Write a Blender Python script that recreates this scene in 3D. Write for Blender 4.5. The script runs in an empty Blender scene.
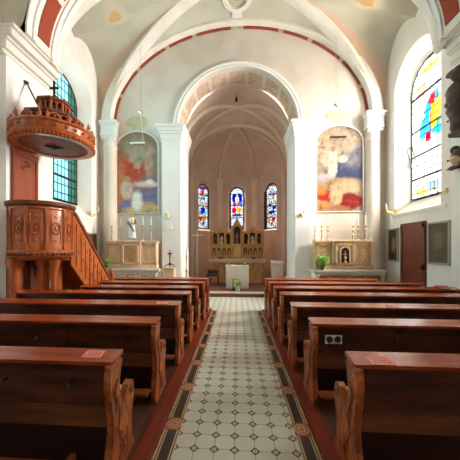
import bpy, bmesh, math, random
from mathutils import Vector, Matrix
from mathutils.geometry import tessellate_polygon
PI = math.pi
EXPO = 0.34
random.seed(7)
SC = bpy.context.scene
COL = SC.collection

# ------------------------------------------------------------------ nodes
class NT:
    def __init__(s, name):
        s.m = bpy.data.materials.new(name); s.m.use_nodes = True
        s.t = s.m.node_tree; s.t.nodes.clear()
        s.out = s.t.nodes.new('ShaderNodeOutputMaterial')
        s._obj = None
    def n(s, kind, **kw):
        nd = s.t.nodes.new(kind)
        for k, v in kw.items(): setattr(nd, k, v)
        return nd
    def put(s, sock, v):
        if isinstance(v, bpy.types.NodeSocket): s.t.links.new(v, sock)
        elif isinstance(v, (tuple, list)):
            v = tuple(v)
            if sock.type == 'RGBA' and len(v) == 3: v = v + (1,)
            sock.default_value = v
        else: sock.default_value = v
    def obj(s):
        if s._obj is None: s._obj = s.n('ShaderNodeTexCoord').outputs['Object']
        return s._obj
    def xyz(s, v=None):
        sp = s.n('ShaderNodeSeparateXYZ'); s.put(sp.inputs[0], v if v is not None else s.obj())
        return sp.outputs
    def math(s, op, a, b=0.0, c=None):
        nd = s.n('ShaderNodeMath', operation=op); s.put(nd.inputs[0], a); s.put(nd.inputs[1], b)
        if c is not None: s.put(nd.inputs[2], c)
        return nd.outputs[0]
    def vmath(s, op, a, b):
        nd = s.n('ShaderNodeVectorMath', operation=op); s.put(nd.inputs[0], a); s.put(nd.inputs[1], b)
        return nd.outputs[0]
    def mix(s, f, a, b):
        nd = s.n('ShaderNodeMix', data_type='RGBA'); s.put(nd.inputs['Factor'], f)
        s.put(nd.inputs[6], a); s.put(nd.inputs[7], b)
        return nd.outputs[2]
    def ramp(s, f, stops):
        nd = s.n('ShaderNodeValToRGB'); s.put(nd.inputs[0], f)
        e = nd.color_ramp.elements
        e[0].position = stops[0][0]; e[0].color = tuple(stops[0][1]) + (1,)
        e[1].position = stops[-1][0]; e[1].color = tuple(stops[-1][1]) + (1,)
        for p, c in stops[1:-1]:
            q = e.new(p); q.color = tuple(c) + (1,)
        return nd.outputs[0]
    def noise(s, scale, detail=3.0, vec=None, rough=.5):
        nd = s.n('ShaderNodeTexNoise'); s.put(nd.inputs['Vector'], vec if vec is not None else s.obj())
        nd.inputs['Scale'].default_value = scale; nd.inputs['Detail'].default_value = detail
        nd.inputs['Roughness'].default_value = rough
        return nd.outputs
    def step(s, v, lo, hi):
        nd = s.n('ShaderNodeMapRange', interpolation_type='SMOOTHSTEP')
        s.put(nd.inputs['Value'], v); nd.inputs['From Min'].default_value = lo; nd.inputs['From Max'].default_value = hi
        return nd.outputs[0]
    def scale(s, v, sc):
        return s.vmath('MULTIPLY', v, sc)
    def blobs(s, base, ab, items, warp=.12, wscale=4.0):
        """paint soft ellipses (cx, cz, rx, rz, colour, softness) over base; ab = vector with x, z in metres"""
        w = s.noise(wscale, 4, ab)[1]
        w = s.vmath('MULTIPLY', s.vmath('SUBTRACT', w, (.5, .5, .5)), (warp * 2,) * 3)
        v = s.vmath('ADD', ab, w)
        col = base
        for cx, cz, rx, rz, c, soft in items:
            d = s.vmath('SUBTRACT', v, (cx, 0, cz))
            d = s.vmath('MULTIPLY', d, (1 / rx, 0, 1 / rz))
            ln = s.n('ShaderNodeVectorMath', operation='LENGTH'); s.put(ln.inputs[0], d)
            f = s.math('SUBTRACT', 1.0, s.step(ln.outputs['Value'], 1 - soft, 1 + soft))
            col = s.mix(f, col, c)
        return col
    def bsdf(s, col, rough=.6, metal=0.0, bump=None, bstr=.2, bdist=.01, spec=.5, coat=0.0):
        b = s.n('ShaderNodeBsdfPrincipled')
        s.put(b.inputs['Base Color'], col); s.put(b.inputs['Roughness'], rough); s.put(b.inputs['Metallic'], metal)
        s.put(b.inputs['Specular IOR Level'], spec); s.put(b.inputs['Coat Weight'], coat)
        b.inputs['Coat Roughness'].default_value = .12
        if bump is not None:
            bn = s.n('ShaderNodeBump'); bn.inputs['Strength'].default_value = bstr; bn.inputs['Distance'].default_value = bdist
            s.put(bn.inputs['Height'], bump); s.t.links.new(bn.outputs[0], b.inputs['Normal'])
        s.t.links.new(b.outputs[0], s.out.inputs[0])
        return s.m

def plaster(name, c1, c2, sc=1.3, rough=.85):
    t = NT(name); n = t.noise(sc, 4)[0]
    col = t.mix(t.step(n, .35, .68), c1, c2)
    return t.bsdf(col, rough, bump=t.noise(22, 3)[0], bstr=.12, spec=.25)

def wood(name, c1, c2, rough=.3, stretch=(1.2, 14, 14), bstr=.1, coat=0.0, carve=0.0, spec=.5):
    t = NT(name)
    v = t.scale(t.obj(), stretch)
    n = t.noise(1.6, 6, v, .6)[0]
    col = t.mix(t.step(n, .32, .7), c1, c2)
    h = n
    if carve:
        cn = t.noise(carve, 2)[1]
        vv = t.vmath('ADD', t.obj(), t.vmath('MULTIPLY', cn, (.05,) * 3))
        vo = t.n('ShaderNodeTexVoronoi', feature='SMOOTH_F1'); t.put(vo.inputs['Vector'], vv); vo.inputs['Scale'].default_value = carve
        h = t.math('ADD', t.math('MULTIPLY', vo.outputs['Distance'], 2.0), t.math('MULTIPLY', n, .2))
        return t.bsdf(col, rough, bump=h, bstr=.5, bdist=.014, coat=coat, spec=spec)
    return t.bsdf(col, rough, bump=h, bstr=bstr, coat=coat, spec=spec)

def plain(name, c, rough=.5, metal=0.0, var=.12, sc=9):
    t = NT(name); n = t.noise(sc, 3)[0]
    dk = tuple(x * (1 - var) for x in c)
    return t.bsdf(t.mix(n, dk, c), rough, metal)

M = {}
M['wall'] = plaster('plaster_wall', (.84, .815, .77), (.80, .75, .69))
M['piers'] = plaster('plaster_pier', (.89, .875, .85), (.86, .84, .81))
M['farwall'] = plaster('plaster_far_wall', (.70, .64, .57), (.64, .56, .485))
M['trim'] = plaster('plaster_trim', (.82, .785, .72), (.77, .72, .65), 2)
M['column'] = plaster('plaster_column', (.78, .70, .61), (.72, .62, .52))
M['pink'] = plaster('plaster_pink', (.72, .56, .47), (.78, .66, .57), 2)
M['chancel'] = plaster('plaster_chancel', (.67, .52, .43), (.60, .45, .36), 1.6)
M['rib'] = plaster('plaster_chancel_rib', (.76, .63, .54), (.70, .57, .48), 2)
M['hookm'] = plain('dark_hook_metal', (.14, .14, .11), .22, .9)
M['pewraillit'] = wood('pew_rail_lit_wood', (.09, .026, .009), (.20, .068, .024), .45, (1.2, 7, 7), .1)  # pew wood lightened: the light caught by the rail is in the colour
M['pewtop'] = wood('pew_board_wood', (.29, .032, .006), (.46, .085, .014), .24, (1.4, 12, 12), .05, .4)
M['pew'] = wood('pew_lower_shade_wood', (.018, .004, .002), (.035, .008, .004), .42, (1.2, 12, 12), .12)  # pew wood blackened, shade on the lower boards put into the colour
M['pewbackshade'] = wood('pew_back_shade_wood', (.028, .006, .003), (.13, .034, .012), .45, (1.2, 6, 6), .12)  # darkened copy of the pew wood, painting the shade on the backs
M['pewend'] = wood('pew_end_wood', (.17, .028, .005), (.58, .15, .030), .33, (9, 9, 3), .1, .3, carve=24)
M['pulpit'] = wood('pulpit_wood', (.34, .066, .012), (.56, .145, .030), .33, (7, 7, 1.2), .1, .3)
M['pulpit_carve'] = wood('pulpit_carved_wood', (.28, .07, .016), (.55, .17, .045), .33, (7, 7, 1.2), .1, .3, carve=22)
M['pulpit_dark'] = wood('pulpit_dark_wood', (.13, .026, .008), (.22, .050, .015), .55, (5, 5, 3), .1, .0)
M['redwood'] = wood('backboard_wood', (.26, .05, .02), (.34, .075, .03), .4, (9, 9, 1), .1)
M['door'] = wood('door_wood', (.13, .030, .018), (.18, .046, .024), .42, (10, 10, 1), .1)
M['kerb'] = wood('kerb_wood', (.17, .018, .007), (.25, .036, .012), .42, (12, 1, 12), .1)
M['planks'] = wood('platform_planks', (.07, .022, .010), (.15, .055, .028), .6, (9, 1, 9), .1)
M['altarwood'] = wood('altar_gilt_wood', (.50, .26, .08), (.76, .45, .16), .42, (6, 6, 2), .15, carve=30)
M['altarplain'] = wood('altar_plain_wood', (.48, .26, .09), (.70, .42, .16), .45, (6, 6, 2), .1)
M['palewood'] = wood('retable_pale_wood', (.76, .54, .33), (.86, .68, .46), .5, (6, 6, 2), .1)
M['tanwood'] = wood('retable_tan_wood', (.62, .38, .19), (.74, .50, .28), .5, (6, 6, 2), .1)
M['gold'] = plain('gilding', (.75, .50, .16), .35, .7)
M['brass'] = plain('brass', (.70, .50, .22), .3, .9)
M['iron'] = plain('black_iron', (.03, .025, .025), .45, .5)
M['steel'] = plain('steel', (.55, .55, .55), .3, .9)
M['white'] = plain('white_cloth', (.96, .91, .79), .8, 0, .05)
M['candle'] = plain('candle_wax', (.92, .90, .84), .5, 0, .03)
M['cream'] = plain('cream_stone', (.86, .79, .66), .6, 0, .1)
M['stone'] = plain('marble_slab', (.74, .70, .64), .35, 0, .18, 4)
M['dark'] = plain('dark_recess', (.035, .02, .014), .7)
M['darkstatue'] = plain('dark_carved_wood', (.07, .035, .022), .5, 0, .4, 12)
M['flesh'] = plain('painted_flesh', (.62, .38, .24), .55)
M['statuewhite'] = plain('painted_statue_white', (.80, .74, .66), .5)
M['statuebrown'] = plain('painted_statue_robe', (.20, .11, .09), .5)
M['leaf'] = plain('green_leaf', (.30, .55, .08), .5, 0, .4, 20)
M['leafdark'] = plain('dark_leaf', (.05, .12, .04), .5, 0, .4, 20)
M['pot'] = plain('grey_pot', (.40, .41, .40), .4)
M['yellow'] = plain('yellow_petal', (.85, .62, .04), .5)
M['bookred'] = plain('red_cloth', (.50, .03, .025), .6)
M['paper'] = plain('paper', (.85, .83, .78), .7, 0, .03)
M['redprint'] = plain('red_print', (.62, .06, .05), .6, 0, .05)
M['noticepink'] = plain('notice_pink', (.95, .36, .27), .5, 0, .04)
M['blackprint'] = plain('black_print', (.03, .03, .03), .6, 0, .05)
M['carpet'] = plain('chancel_carpet', (.22, .085, .055), .9, 0, .3, 30)
M['stepedge'] = plain('step_edge_stone', (.66, .56, .45), .5, 0, .1)
M['stepwood'] = wood('step_riser_wood', (.16, .05, .025), (.22, .08, .04), .45, (1, 9, 9))
M['frame'] = plain('aged_frame', (.42, .38, .32), .5, .2)
M['rosette'] = plaster('rosette_paint', (.50, .42, .25), (.64, .56, .42), 14)

# vault paint: greenish cream with ochre-pink medallions and pink streaks next to the groins
def mat_vault():
    t = NT('plaster_vault'); n = t.noise(1.1, 4)[0]
    col = t.mix(t.step(n, .35, .68), (.57, .545, .44), (.50, .475, .38))
    x, y, z = t.xyz()
    ax = t.math('ABSOLUTE', x)
    # band of faded pink paint following the corners
    k = t.math('SUBTRACT', t.math('DIVIDE', ax, 4.4), t.math('DIVIDE', t.math('ABSOLUTE', t.math('SUBTRACT', y, 7.5)), 1.5))
    near = t.math('MULTIPLY', t.step(k, .02, .09), t.math('SUBTRACT', 1.0, t.step(k, .13, .22)))
    near = t.math('MULTIPLY', near, t.step(ax, 1.4, 3.2))
    col = t.mix(t.math('MULTIPLY', near, .75), col, (.70, .47, .36))
    for cx, cy, r in ((-3.55, 7.55, .23), (3.55, 7.55, .23)):
        d = t.vmath('SUBTRACT', t.vmath('MULTIPLY', t.obj(), (1, 1, 0)), (cx, cy, 0))
        ln = t.n('ShaderNodeVectorMath', operation='LENGTH'); t.put(ln.inputs[0], d)
        l = ln.outputs['Value']
        col = t.mix(t.math('MULTIPLY', t.math('SUBTRACT', 1.0, t.step(l, r, r + .2)), .45), col, (.78, .60, .45))
        col = t.mix(t.math('SUBTRACT', 1.0, t.step(l, r * .6, r * .85)), col, (.66, .42, .18))
    return t.bsdf(col, .85, spec=.2)
M['vault'] = mat_vault()

def mat_tiles():
    t = NT('octagon_tile_floor'); s = .167
    v = t.obj(); x, y, z = t.xyz()
    def cell(c, off):
        f = t.math('FRACT', t.math('ADD', t.math('DIVIDE', c, s), off))
        return t.math('ABSOLUTE', t.math('SUBTRACT', f, .5))      # 0 centre of cell .. .5 edge
    ax, ay = cell(x, .62), cell(y, .5)       # distance from a dot centre, dots at cell centres
    l1 = t.math('ADD', ax, ay)
    mx = t.math('MAXIMUM', ax, ay)
    n = t.noise(3, 4)[0]; n2 = t.noise(40, 2)[0]
    base = t.mix(n, (.56, .55, .43), (.70, .68, .56))
    base = t.mix(t.math('MULTIPLY', n2, .3), base, (.40, .42, .36))
    # lines joining the dots (dot lattice lines = low ax or low ay)
    mn = t.math('MINIMUM', ax, ay)
    col = t.mix(t.math('MULTIPLY', t.math('SUBTRACT', 1.0, t.step(mn, .012, .034)), .75), base, (.25, .22, .17))
    dia = t.math('SUBTRACT', 1.0, t.step(l1, .25, .28))
    col = t.mix(dia, col, (.11, .085, .065))
    l2 = t.math('SQRT', t.math('ADD', t.math('MULTIPLY', ax, ax), t.math('MULTIPLY', ay, ay)))
    col = t.mix(t.math('SUBTRACT', 1.0, t.step(l2, .10, .12)), col, (.62, .58, .45))
    col = t.mix(t.math('SUBTRACT', 1.0, t.step(l2, .035, .055)), col, (.12, .09, .06))
    return t.bsdf(col, .42, bump=n2, bstr=.05, spec=.4)
M['tiles'] = mat_tiles()

def mat_border(mirror):
    t = NT('border_tile'); x, y, z = t.xyz()
    p = .668
    u = t.math('ABSOLUTE', t.math('SUBTRACT', t.math('ABSOLUTE', x), .585))      # 0 at centre of border
    fy = t.math('SUBTRACT', t.math('MULTIPLY', t.math('FRACT', t.math('DIVIDE', t.math('SUBTRACT', y, 2.46 - p / 2), p)), p), p / 2)
    ay = t.math('ABSOLUTE', fy)               # metres from medallion centre
    tan = (.62, .44, .25)
    col = (.045, .022, .016)
    col = t.mix(t.step(u, .040, .043), col, tan)
    col = t.mix(t.step(u, .0505, .053), col, (.05, .025, .018))
    col = t.mix(t.step(u, .060, .062), col, (.55, .40, .22))
    col = t.mix(t.math('SUBTRACT', 1.0, t.step(ay, .085, .09)), col, (.34, .085, .03))
    l = t.math('SQRT', t.math('ADD', t.math('MULTIPLY', u, u), t.math('MULTIPLY', ay, ay)))
    col = t.mix(t.math('SUBTRACT', 1.0, t.step(l, .066, .070)), col, tan)
    col = t.mix(t.math('SUBTRACT', 1.0, t.step(l, .057, .061)), col, (.42, .13, .04))
    col = t.mix(t.math('SUBTRACT', 1.0, t.step(l, .034, .038)), col, tan)
    col = t.mix(t.math('SUBTRACT', 1.0, t.step(l, .024, .028)), col, (.42, .13, .04))
    return t.bsdf(col, .4)
M['border'] = mat_border(0)

def mat_mural(which):
    t = NT('mural_' + which); v = t.obj()      # object origin at centre bottom of the mural, x width, z height
    n = t.noise(7, 5, v, .6)[0]
    if which == 'left':
        base = t.mix(n, (.30, .22, .16), (.46, .36, .26))
        it = [(-.45, 1.35, .45, .75, (.62, .19, .10), .5), (-.15, 1.5, .55, .35, (.60, .13, .07), .5), (.55, .75, .55, .5, (.34, .24, .34), .5),
              (-.62, .9, .2, .9, (.62, .32, .18), .4), (-.1, 2.35, .55, .3, (.44, .36, .27), .4), (.0, 2.05, .3, .35, (.52, .42, .33), .3),
              (.0, 1.68, .13, .14, (.62, .40, .30), .3), (.42, 1.75, .16, .5, (.58, .38, .30), .3), (.5, 2.2, .13, .16, (.55, .40, .32), .3),
              (.35, 1.02, .5, .1, (.85, .62, .58), .5), (.45, 1.1, .13, .1, (.98, .85, .75), .4), (.5, .55, .4, .16, (.30, .28, .46), .4),
              (-.4, .28, .28, .2, (.28, .27, .50), .25), (-.38, .85, .22, .34, (.72, .62, .52), .2), (-.35, 1.22, .12, .13, (.60, .36, .26), .25),
              (.3, .12, .8, .2, (.66, .52, .30), .3), (.35, .36, .32, .07, (.64, .36, .26), .3), (.0, .45, .2, .34, (.95, .92, .86), .35)]
    else:
        base = t.mix(n, (.50, .42, .33), (.62, .54, .44))
        it = [(.35, 1.35, .75, .65, (.20, .21, .33), .4), (.45, 1.85, .5, .4, (.40, .38, .40), .4), (-.25, 2.2, .55, .5, (.66, .58, .46), .35), (.2, 2.35, .45, .35, (.60, .52, .42), .3),
              (-.22, 1.6, .17, .5, (.78, .72, .60), .25), (-.45, 1.75, .14, .3, (.66, .60, .50), .3), (.1, 1.75, .16, .12, (.72, .64, .54), .3), (-.2, 2.08, .1, .1, (.60, .44, .34), .3),
              (-.45, 1.12, .3, .15, (.62, .58, .60), .4), (.1, .95, .7, .18, (.60, .46, .32), .4), (.25, .75, .5, .25, (.64, .54, .40), .3),
              (-.4, .55, .3, .2, (.62, .12, .07), .3), (-.6, .7, .2, .14, (.72, .42, .16), .4), (.35, .36, .42, .24, (.44, .05, .05), .25),
              (-.1, .55, .22, .3, (.70, .58, .42), .3), (-.55, .2, .3, .12, (.70, .48, .22), .4), (.0, .12, .35, .1, (.56, .36, .24), .4)]
    col = t.blobs(base, v, it, .085, 5)
    nn = t.noise(4.5, 6, v, .6)[0]
    col = t.mix(t.math('MULTIPLY', t.step(nn, .48, .72), .5), col, (.20, .13, .10))
    col = t.mix(t.math('MULTIPLY', t.math('SUBTRACT', 1.0, t.step(nn, .28, .48)), .35), col, (.72, .60, .48))
    g = t.n('ShaderNodeGamma'); t.put(g.inputs[0], col); g.inputs[1].default_value = 1.25 if which == 'left' else 2.1
    return t.bsdf(g.outputs[0], .7, spec=.2)
M['mural_left'] = mat_mural('left'); M['mural_right'] = mat_mural('right')

def mat_oldpaint(name, c1, c2, blob):
    t = NT(name); n = t.noise(5, 5)[0]
    col = t.mix(n, c1, c2)
    col = t.blobs(col, t.vmath('MULTIPLY', t.obj(), (1, 0, 1)), blob, .1, 6)
    return t.bsdf(col, .6, spec=.15)

def mat_glass(kind):
    """leaded coloured glass; object space: x along the width, z up, origin at the bottom centre of the glass"""
    t = NT('glass_' + kind); v = t.obj(); x, y, z = t.xyz()
    def lead(w, h, th, ox=0., oz=0.):
        a = t.math('ABSOLUTE', t.math('SUBTRACT', t.math('FRACT', t.math('ADD', t.math('DIVIDE', x, w), ox)), .5))
        b = t.math('ABSOLUTE', t.math('SUBTRACT', t.math('FRACT', t.math('ADD', t.math('DIVIDE', z, h), oz)), .5))
        a = t.math('MULTIPLY', t.math('SUBTRACT', .5, a), w); b = t.math('MULTIPLY', t.math('SUBTRACT', .5, b), h)
        return t.math('SUBTRACT', 1.0, t.step(t.math('MINIMUM', a, b), th * .6, th * 1.2))
    if kind == 'right':
        n = t.noise(3, 3)[0]
        col = t.mix(n, (.90, .94, .98), (.98, .98, .96))
        it = [(.1, 2.25, .34, .55, (.10, .45, .72), .15), (-.25, 1.95, .2, .3, (.15, .55, .80), .2), (.12, 2.15, .15, .45, (.85, .55, .12), .12), (.3, 2.3, .12, .3, (.92, .80, .20), .15),
              (.05, 2.62, .12, .14, (.80, .10, .06), .15), (-.1, 1.68, .10, .14, (.75, .04, .10), .15), (.25, 1.75, .2, .12, (.10, .50, .80), .2),
              (-.3, .22, .35, .13, (.85, .72, .35), .3), (.1, .3, .3, .1, (.45, .68, .85), .3), (-.35, 3.1, .2, .2, (.80, .55, .40), .4), (.0, 3.55, .35, .1, (.85, .75, .25), .3)]
        col = t.blobs(col, v, it, .12, 6)
        col = t.mix(lead(.25, .20, .014), col, (.16, .17, .22))
    elif kind == 'left':
        n = t.noise(6, 3)[0]
        col = t.mix(n, (.36, .66, .72), (.66, .90, .94))
        col = t.mix(t.math('SUBTRACT', 1.0, t.step(t.math('ABSOLUTE', x), .30, .34)), t.mix(n, (.10, .30, .28), (.30, .42, .34)), col)
        col = t.mix(lead(.16, .26, .014), col, (.015, .02, .02))
    else:
        vo = t.n('ShaderNodeTexVoronoi', feature='F1'); vo.inputs['Scale'].default_value = 15; t.put(vo.inputs['Vector'], v)
        ve = t.n('ShaderNodeTexVoronoi', feature='DISTANCE_TO_EDGE'); ve.inputs['Scale'].default_value = 15; t.put(ve.inputs['Vector'], v)
        h = t.n('ShaderNodeSeparateColor'); t.put(h.inputs[0], vo.outputs['Color'])
        if kind == 'centre':
            col = t.ramp(h.outputs[0], [(0, (.62, .70, .84)), (.3, (.84, .86, .88)), (.7, (.88, .88, .86)), (.85, (.55, .66, .82)), (1, (.80, .62, .40))])
            it = [(-.13, 1.62, .16, .3, (.03, .05, .55), .2), (.13, 1.62, .16, .3, (.03, .05, .55), .2), (0, 1.5, .13, .3, (.80, .78, .80), .2),
                  (-.12, 1.3, .12, .13, (.60, .10, .40), .2), (.1, 1.32, .12, .13, (.65, .25, .35), .2), (.22, 1.3, .06, .2, (.05, .45, .70), .2), (-.14, 1.0, .14, .2, (.85, .02, .12), .15), (.12, 1.0, .14, .22, (.85, .62, .12), .15), (.0, .75, .3, .09, (.15, .25, .45), .3)]
        else:
            col = t.ramp(h.outputs[0], [(0, (.55, .66, .66)), (.22, (.82, .84, .82)), (.42, (.80, .78, .76)), (.55, (.70, .20, .10)), (.64, (.84, .84, .82)), (.78, (.25, .50, .62)), (.9, (.20, .42, .30)), (1, (.80, .50, .22))])
            if kind == 'sideleft':
                it = [(0, 2.0, .24, .1, (.03, .05, .60), .2), (0, 1.85, .09, .28, (.70, .04, .18), .2), (0, 1.5, .2, .08, (.10, .45, .65), .3), (0, .92, .17, .2, (.04, .10, .60), .2), (-.14, .5, .12, .12, (.75, .02, .04), .2), (.08, .5, .14, .12, (.80, .42, .05), .2), (.05, .3, .1, .1, (.1, .35, .7), .3)]
            else:
                it = [(0, 2.1, .2, .1, (.75, .35, .15), .3), (0, 1.75, .15, .2, (.45, .60, .80), .3), (.1, 1.65, .09, .12, (.70, .10, .05), .3), (-.12, 1.15, .11, .1, (.10, .10, .50), .2), (.14, 1.0, .12, .1, (.05, .06, .55), .2), (0, .8, .22, .1, (.05, .08, .60), .2), (.1, .45, .12, .12, (.72, .06, .05), .2), (-.14, .42, .1, .1, (.78, .50, .12), .3)]
        it = [(a, b, c * .78, d * .78, e, f) for a, b, c, d, e, f in it]
        col = t.blobs(col, v, it, .06, 9)
        col = t.mix(t.math('SUBTRACT', 1.0, t.step(ve.outputs['Distance'], .02, .05)), col, (.02, .02, .03))
    tr = t.n('ShaderNodeBsdfTransparent'); t.put(tr.inputs[0], col)
    tl = t.n('ShaderNodeBsdfTranslucent'); t.put(tl.inputs[0], col)
    mx = t.n('ShaderNodeMixShader'); mx.inputs[0].default_value = .04
    t.t.links.new(tr.outputs[0], mx.inputs[1]); t.t.links.new(tl.outputs[0], mx.inputs[2])
    t.t.links.new(mx.outputs[0], t.out.inputs[0])
    return t.m

# ------------------------------------------------------------------ mesh building
class MB:
    def __init__(s): s.bm = bmesh.new()
    def box(s, x0, x1, y0, y1, z0, z1, bev=0.0):
        r = bmesh.ops.create_cube(s.bm, size=1)
        vs = r['verts']
        for v in vs:
            v.co = Vector((x0 + (v.co.x + .5) * (x1 - x0), y0 + (v.co.y + .5) * (y1 - y0), z0 + (v.co.z + .5) * (z1 - z0)))
        if bev:
            es = {e for v in vs for e in v.link_edges}
            bmesh.ops.bevel(s.bm, geom=list(es), offset=bev, segments=2, affect='EDGES', clamp_overlap=True)
        return s
    def poly(s, pts):
        s.bm.faces.new([s.bm.verts.new(p) for p in pts]); return s
    def prism(s, pts, vec):
        """closed outline of 3-D points, extruded along vec"""
        vec = Vector(vec)
        a = [s.bm.verts.new(p) for p in pts]; b = [s.bm.verts.new(Vector(p) + vec) for p in pts]
        tri = tessellate_polygon([[Vector(p) for p in pts]])
        for t in tri:
            try:
                s.bm.faces.new([a[i] for i in t]); s.bm.faces.new([b[i] for i in reversed(t)])
            except ValueError: pass
        n = len(pts)
        for i in range(n): s.bm.faces.new([a[i], a[(i + 1) % n], b[(i + 1) % n], b[i]])
        return s
    def lathe(s, prof, cx=0, cy=0, seg=20, a0=0, a1=2 * PI, sx=1, sy=1):
        full = abs(a1 - a0 - 2 * PI) < 1e-6
        n = seg if full else seg + 1
        rings = []
        for r, z in prof:
            rings.append([s.bm.verts.new((cx + sx * r * math.cos(a0 + (a1 - a0) * i / seg), cy + sy * r * math.sin(a0 + (a1 - a0) * i / seg), z)) for i in range(n)])
        for k in range(len(prof) - 1):
            for i in range(seg):
                j = (i + 1) % n
                s.bm.faces.new([rings[k][i], rings[k][j], rings[k + 1][j], rings[k + 1][i]])
        if full:
            if prof[0][0] > 1e-5: s.bm.faces.new(list(reversed(rings[0])))
            if prof[-1][0] > 1e-5: s.bm.faces.new(rings[-1])
        return s
    def tube(s, path, r, seg=8, cap=True):
        path = [Vector(p) for p in path]; rr = r if isinstance(r, (list, tuple)) else [r] * len(path)
        rings = []
        ref = None
        for i, p in enumerate(path):
            t = (path[min(i + 1, len(path) - 1)] - path[max(i - 1, 0)]).normalized()
            if ref is None: ref = t.orthogonal().normalized()
            ref = (ref - t * ref.dot(t)).normalized()
            b = t.cross(ref)
            rings.append([s.bm.verts.new(p + (ref * math.cos(2 * PI * k / seg) + b * math.sin(2 * PI * k / seg)) * rr[i]) for k in range(seg)])
        for i in range(len(path) - 1):
            for k in range(seg):
                s.bm.faces.new([rings[i][k], rings[i][(k + 1) % seg], rings[i + 1][(k + 1) % seg], rings[i + 1][k]])
        if cap: s.bm.faces.new(list(reversed(rings[0]))); s.bm.faces.new(rings[-1])
        return s
    def sweep(s, path, prof, side, closed=False, flip=1):
        """prof: closed (a, b) outline; a along side, b along tangent x side"""
        path = [Vector(p) for p in path]; side = Vector(side).normalized() if side is not None else None
        n = len(path); rings = []
        for i, p in enumerate(path):
            if closed: t = path[(i + 1) % n] - path[i - 1]
            else: t = path[min(i + 1, n - 1)] - path[max(i - 1, 0)]
            t.normalize(); nn = t.cross(side).normalized() * flip
            rings.append([s.bm.verts.new(p + side * a + nn * b) for a, b in prof])
        m = len(prof)
        for i in range(n if closed else n - 1):
            j = (i + 1) % n
            for k in range(m): s.bm.faces.new([rings[i][k], rings[i][(k + 1) % m], rings[j][(k + 1) % m], rings[j][k]])
        if not closed: s.bm.faces.new(list(reversed(rings[0]))); s.bm.faces.new(rings[-1])
        return s
    def sphere(s, c, r, sub=2, sc=(1, 1, 1)):
        q = bmesh.ops.create_icosphere(s.bm, subdivisions=sub, radius=r)
        for v in q['verts']: v.co = Vector((c[0] + v.co.x * sc[0], c[1] + v.co.y * sc[1], c[2] + v.co.z * sc[2]))
        return s
    def sheet(s, outer, holes, to3):
        """flat polygon with holes; 2-D points mapped by to3"""
        loops = [[Vector((a, b, 0)) for a, b in outer]] + [[Vector((a, b, 0)) for a, b in h] for h in holes]
        flat = [p for l in loops for p in l]
        vs = [s.bm.verts.new(to3(p.x, p.y)) for p in flat]
        for t in tessellate_polygon(loops):
            try: s.bm.faces.new([vs[i] for i in t])
            except ValueError: pass
        return s
    def loft(s, la, lb, closed=True):
        a = [s.bm.verts.new(p) for p in la]; b = [s.bm.verts.new(p) for p in lb]
        n = len(a)
        for i in range(n if closed else n - 1):
            j = (i + 1) % n
            s.bm.faces.new([a[i], a[j], b[j], b[i]])
        return s
    def build(s, name, mat, parent=None, smooth=False, loc=None, rot=None, angle=35):
        bm = s.bm
        bmesh.ops.remove_doubles(bm, verts=bm.verts, dist=1e-5)
        bmesh.ops.recalc_face_normals(bm, faces=bm.faces)
        me = bpy.data.meshes.new(name); bm.to_mesh(me); bm.free()
        if smooth:
            for p in me.polygons: p.use_smooth = True
            try: me.set_sharp_from_angle(angle=math.radians(angle))
            except Exception: pass
        for m_ in (mat if isinstance(mat, list) else [mat]): me.materials.append(m_)
        o = bpy.data.objects.new(name, me); COL.objects.link(o)
        if parent is not None: o.parent = parent
        if loc is not None: o.location = loc
        if rot is not None: o.rotation_euler = rot
        return o

def thing(name, label, cat, loc=(0, 0, 0), rot=(0, 0, 0), group=None):
    o = bpy.data.objects.new(name, None); COL.objects.link(o)
    o.location = loc; o.rotation_euler = rot; o.empty_display_size = .1
    o['label'] = label; o['category'] = cat
    if group: o['group'] = group
    return o
def tag(o, label, cat, group=None):
    o['label'] = label; o['category'] = cat
    if group: o['group'] = group
    return o
def struct(o, label=None):
    o['kind'] = 'structure'
    if label: o['label'] = label
    return o
def dup(root, loc=None, rot=None, label=None):
    r = root.copy(); COL.objects.link(r)
    if loc is not None: r.location = loc
    if rot is not None: r.rotation_euler = rot
    if label: r['label'] = label
    for ch in list(root.children):
        c = ch.copy(); COL.objects.link(c); c.parent = r
        for g in ch.children:
            d = g.copy(); COL.objects.link(d); d.parent = c
    return r

def arch(cx, hw, zb, zs, n=20, rise=None):
    """arched outline, counter-clockwise from bottom left"""
    rise = hw if rise is None else rise
    pts = [(cx + hw, zb)] + [(cx + hw * math.cos(PI * i / n), zs + rise * math.sin(PI * i / n)) for i in range(n + 1)] + [(cx - hw, zb)]
    return pts

# ------------------------------------------------------------------ floor
YB = -4.0      # rear end of the nave
WX = 4.82
o = MB().box(-5.6, 5.6, YB - .3, 9.04, -.1, 0).build('floor', M['tiles']); struct(o, 'pale octagon tile floor with small dark dots')
for s, nm in ((-1, 'trim_1'), (1, 'trim_2')):
    o = MB().box(min(s * .515, s * .66), max(s * .515, s * .66), YB, 7.02, -.01, .004).build(nm, M['border']); struct(o, 'dark border tiles with orange medallions')
for s, nm in ((-1, 'floor_platform_left'), (1, 'floor_platform_right')):
    o = MB().box(min(s * .80, s * 4.58), max(s * .80, s * 4.58), YB, 7.2 if s > 0 else 7.15, 0, .035).build(nm, M['planks']); struct(o, 'low wooden platform under the pews')
for s, nm in ((-1, 'trim_3'), (1, 'trim_4')):
    o = MB().box(min(s * .665, s * .815), max(s * .665, s * .815), YB, 7.1, 0, .04, .006).build(nm, M['kerb']); struct(o, 'red-brown wooden kerb along the aisle')
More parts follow.
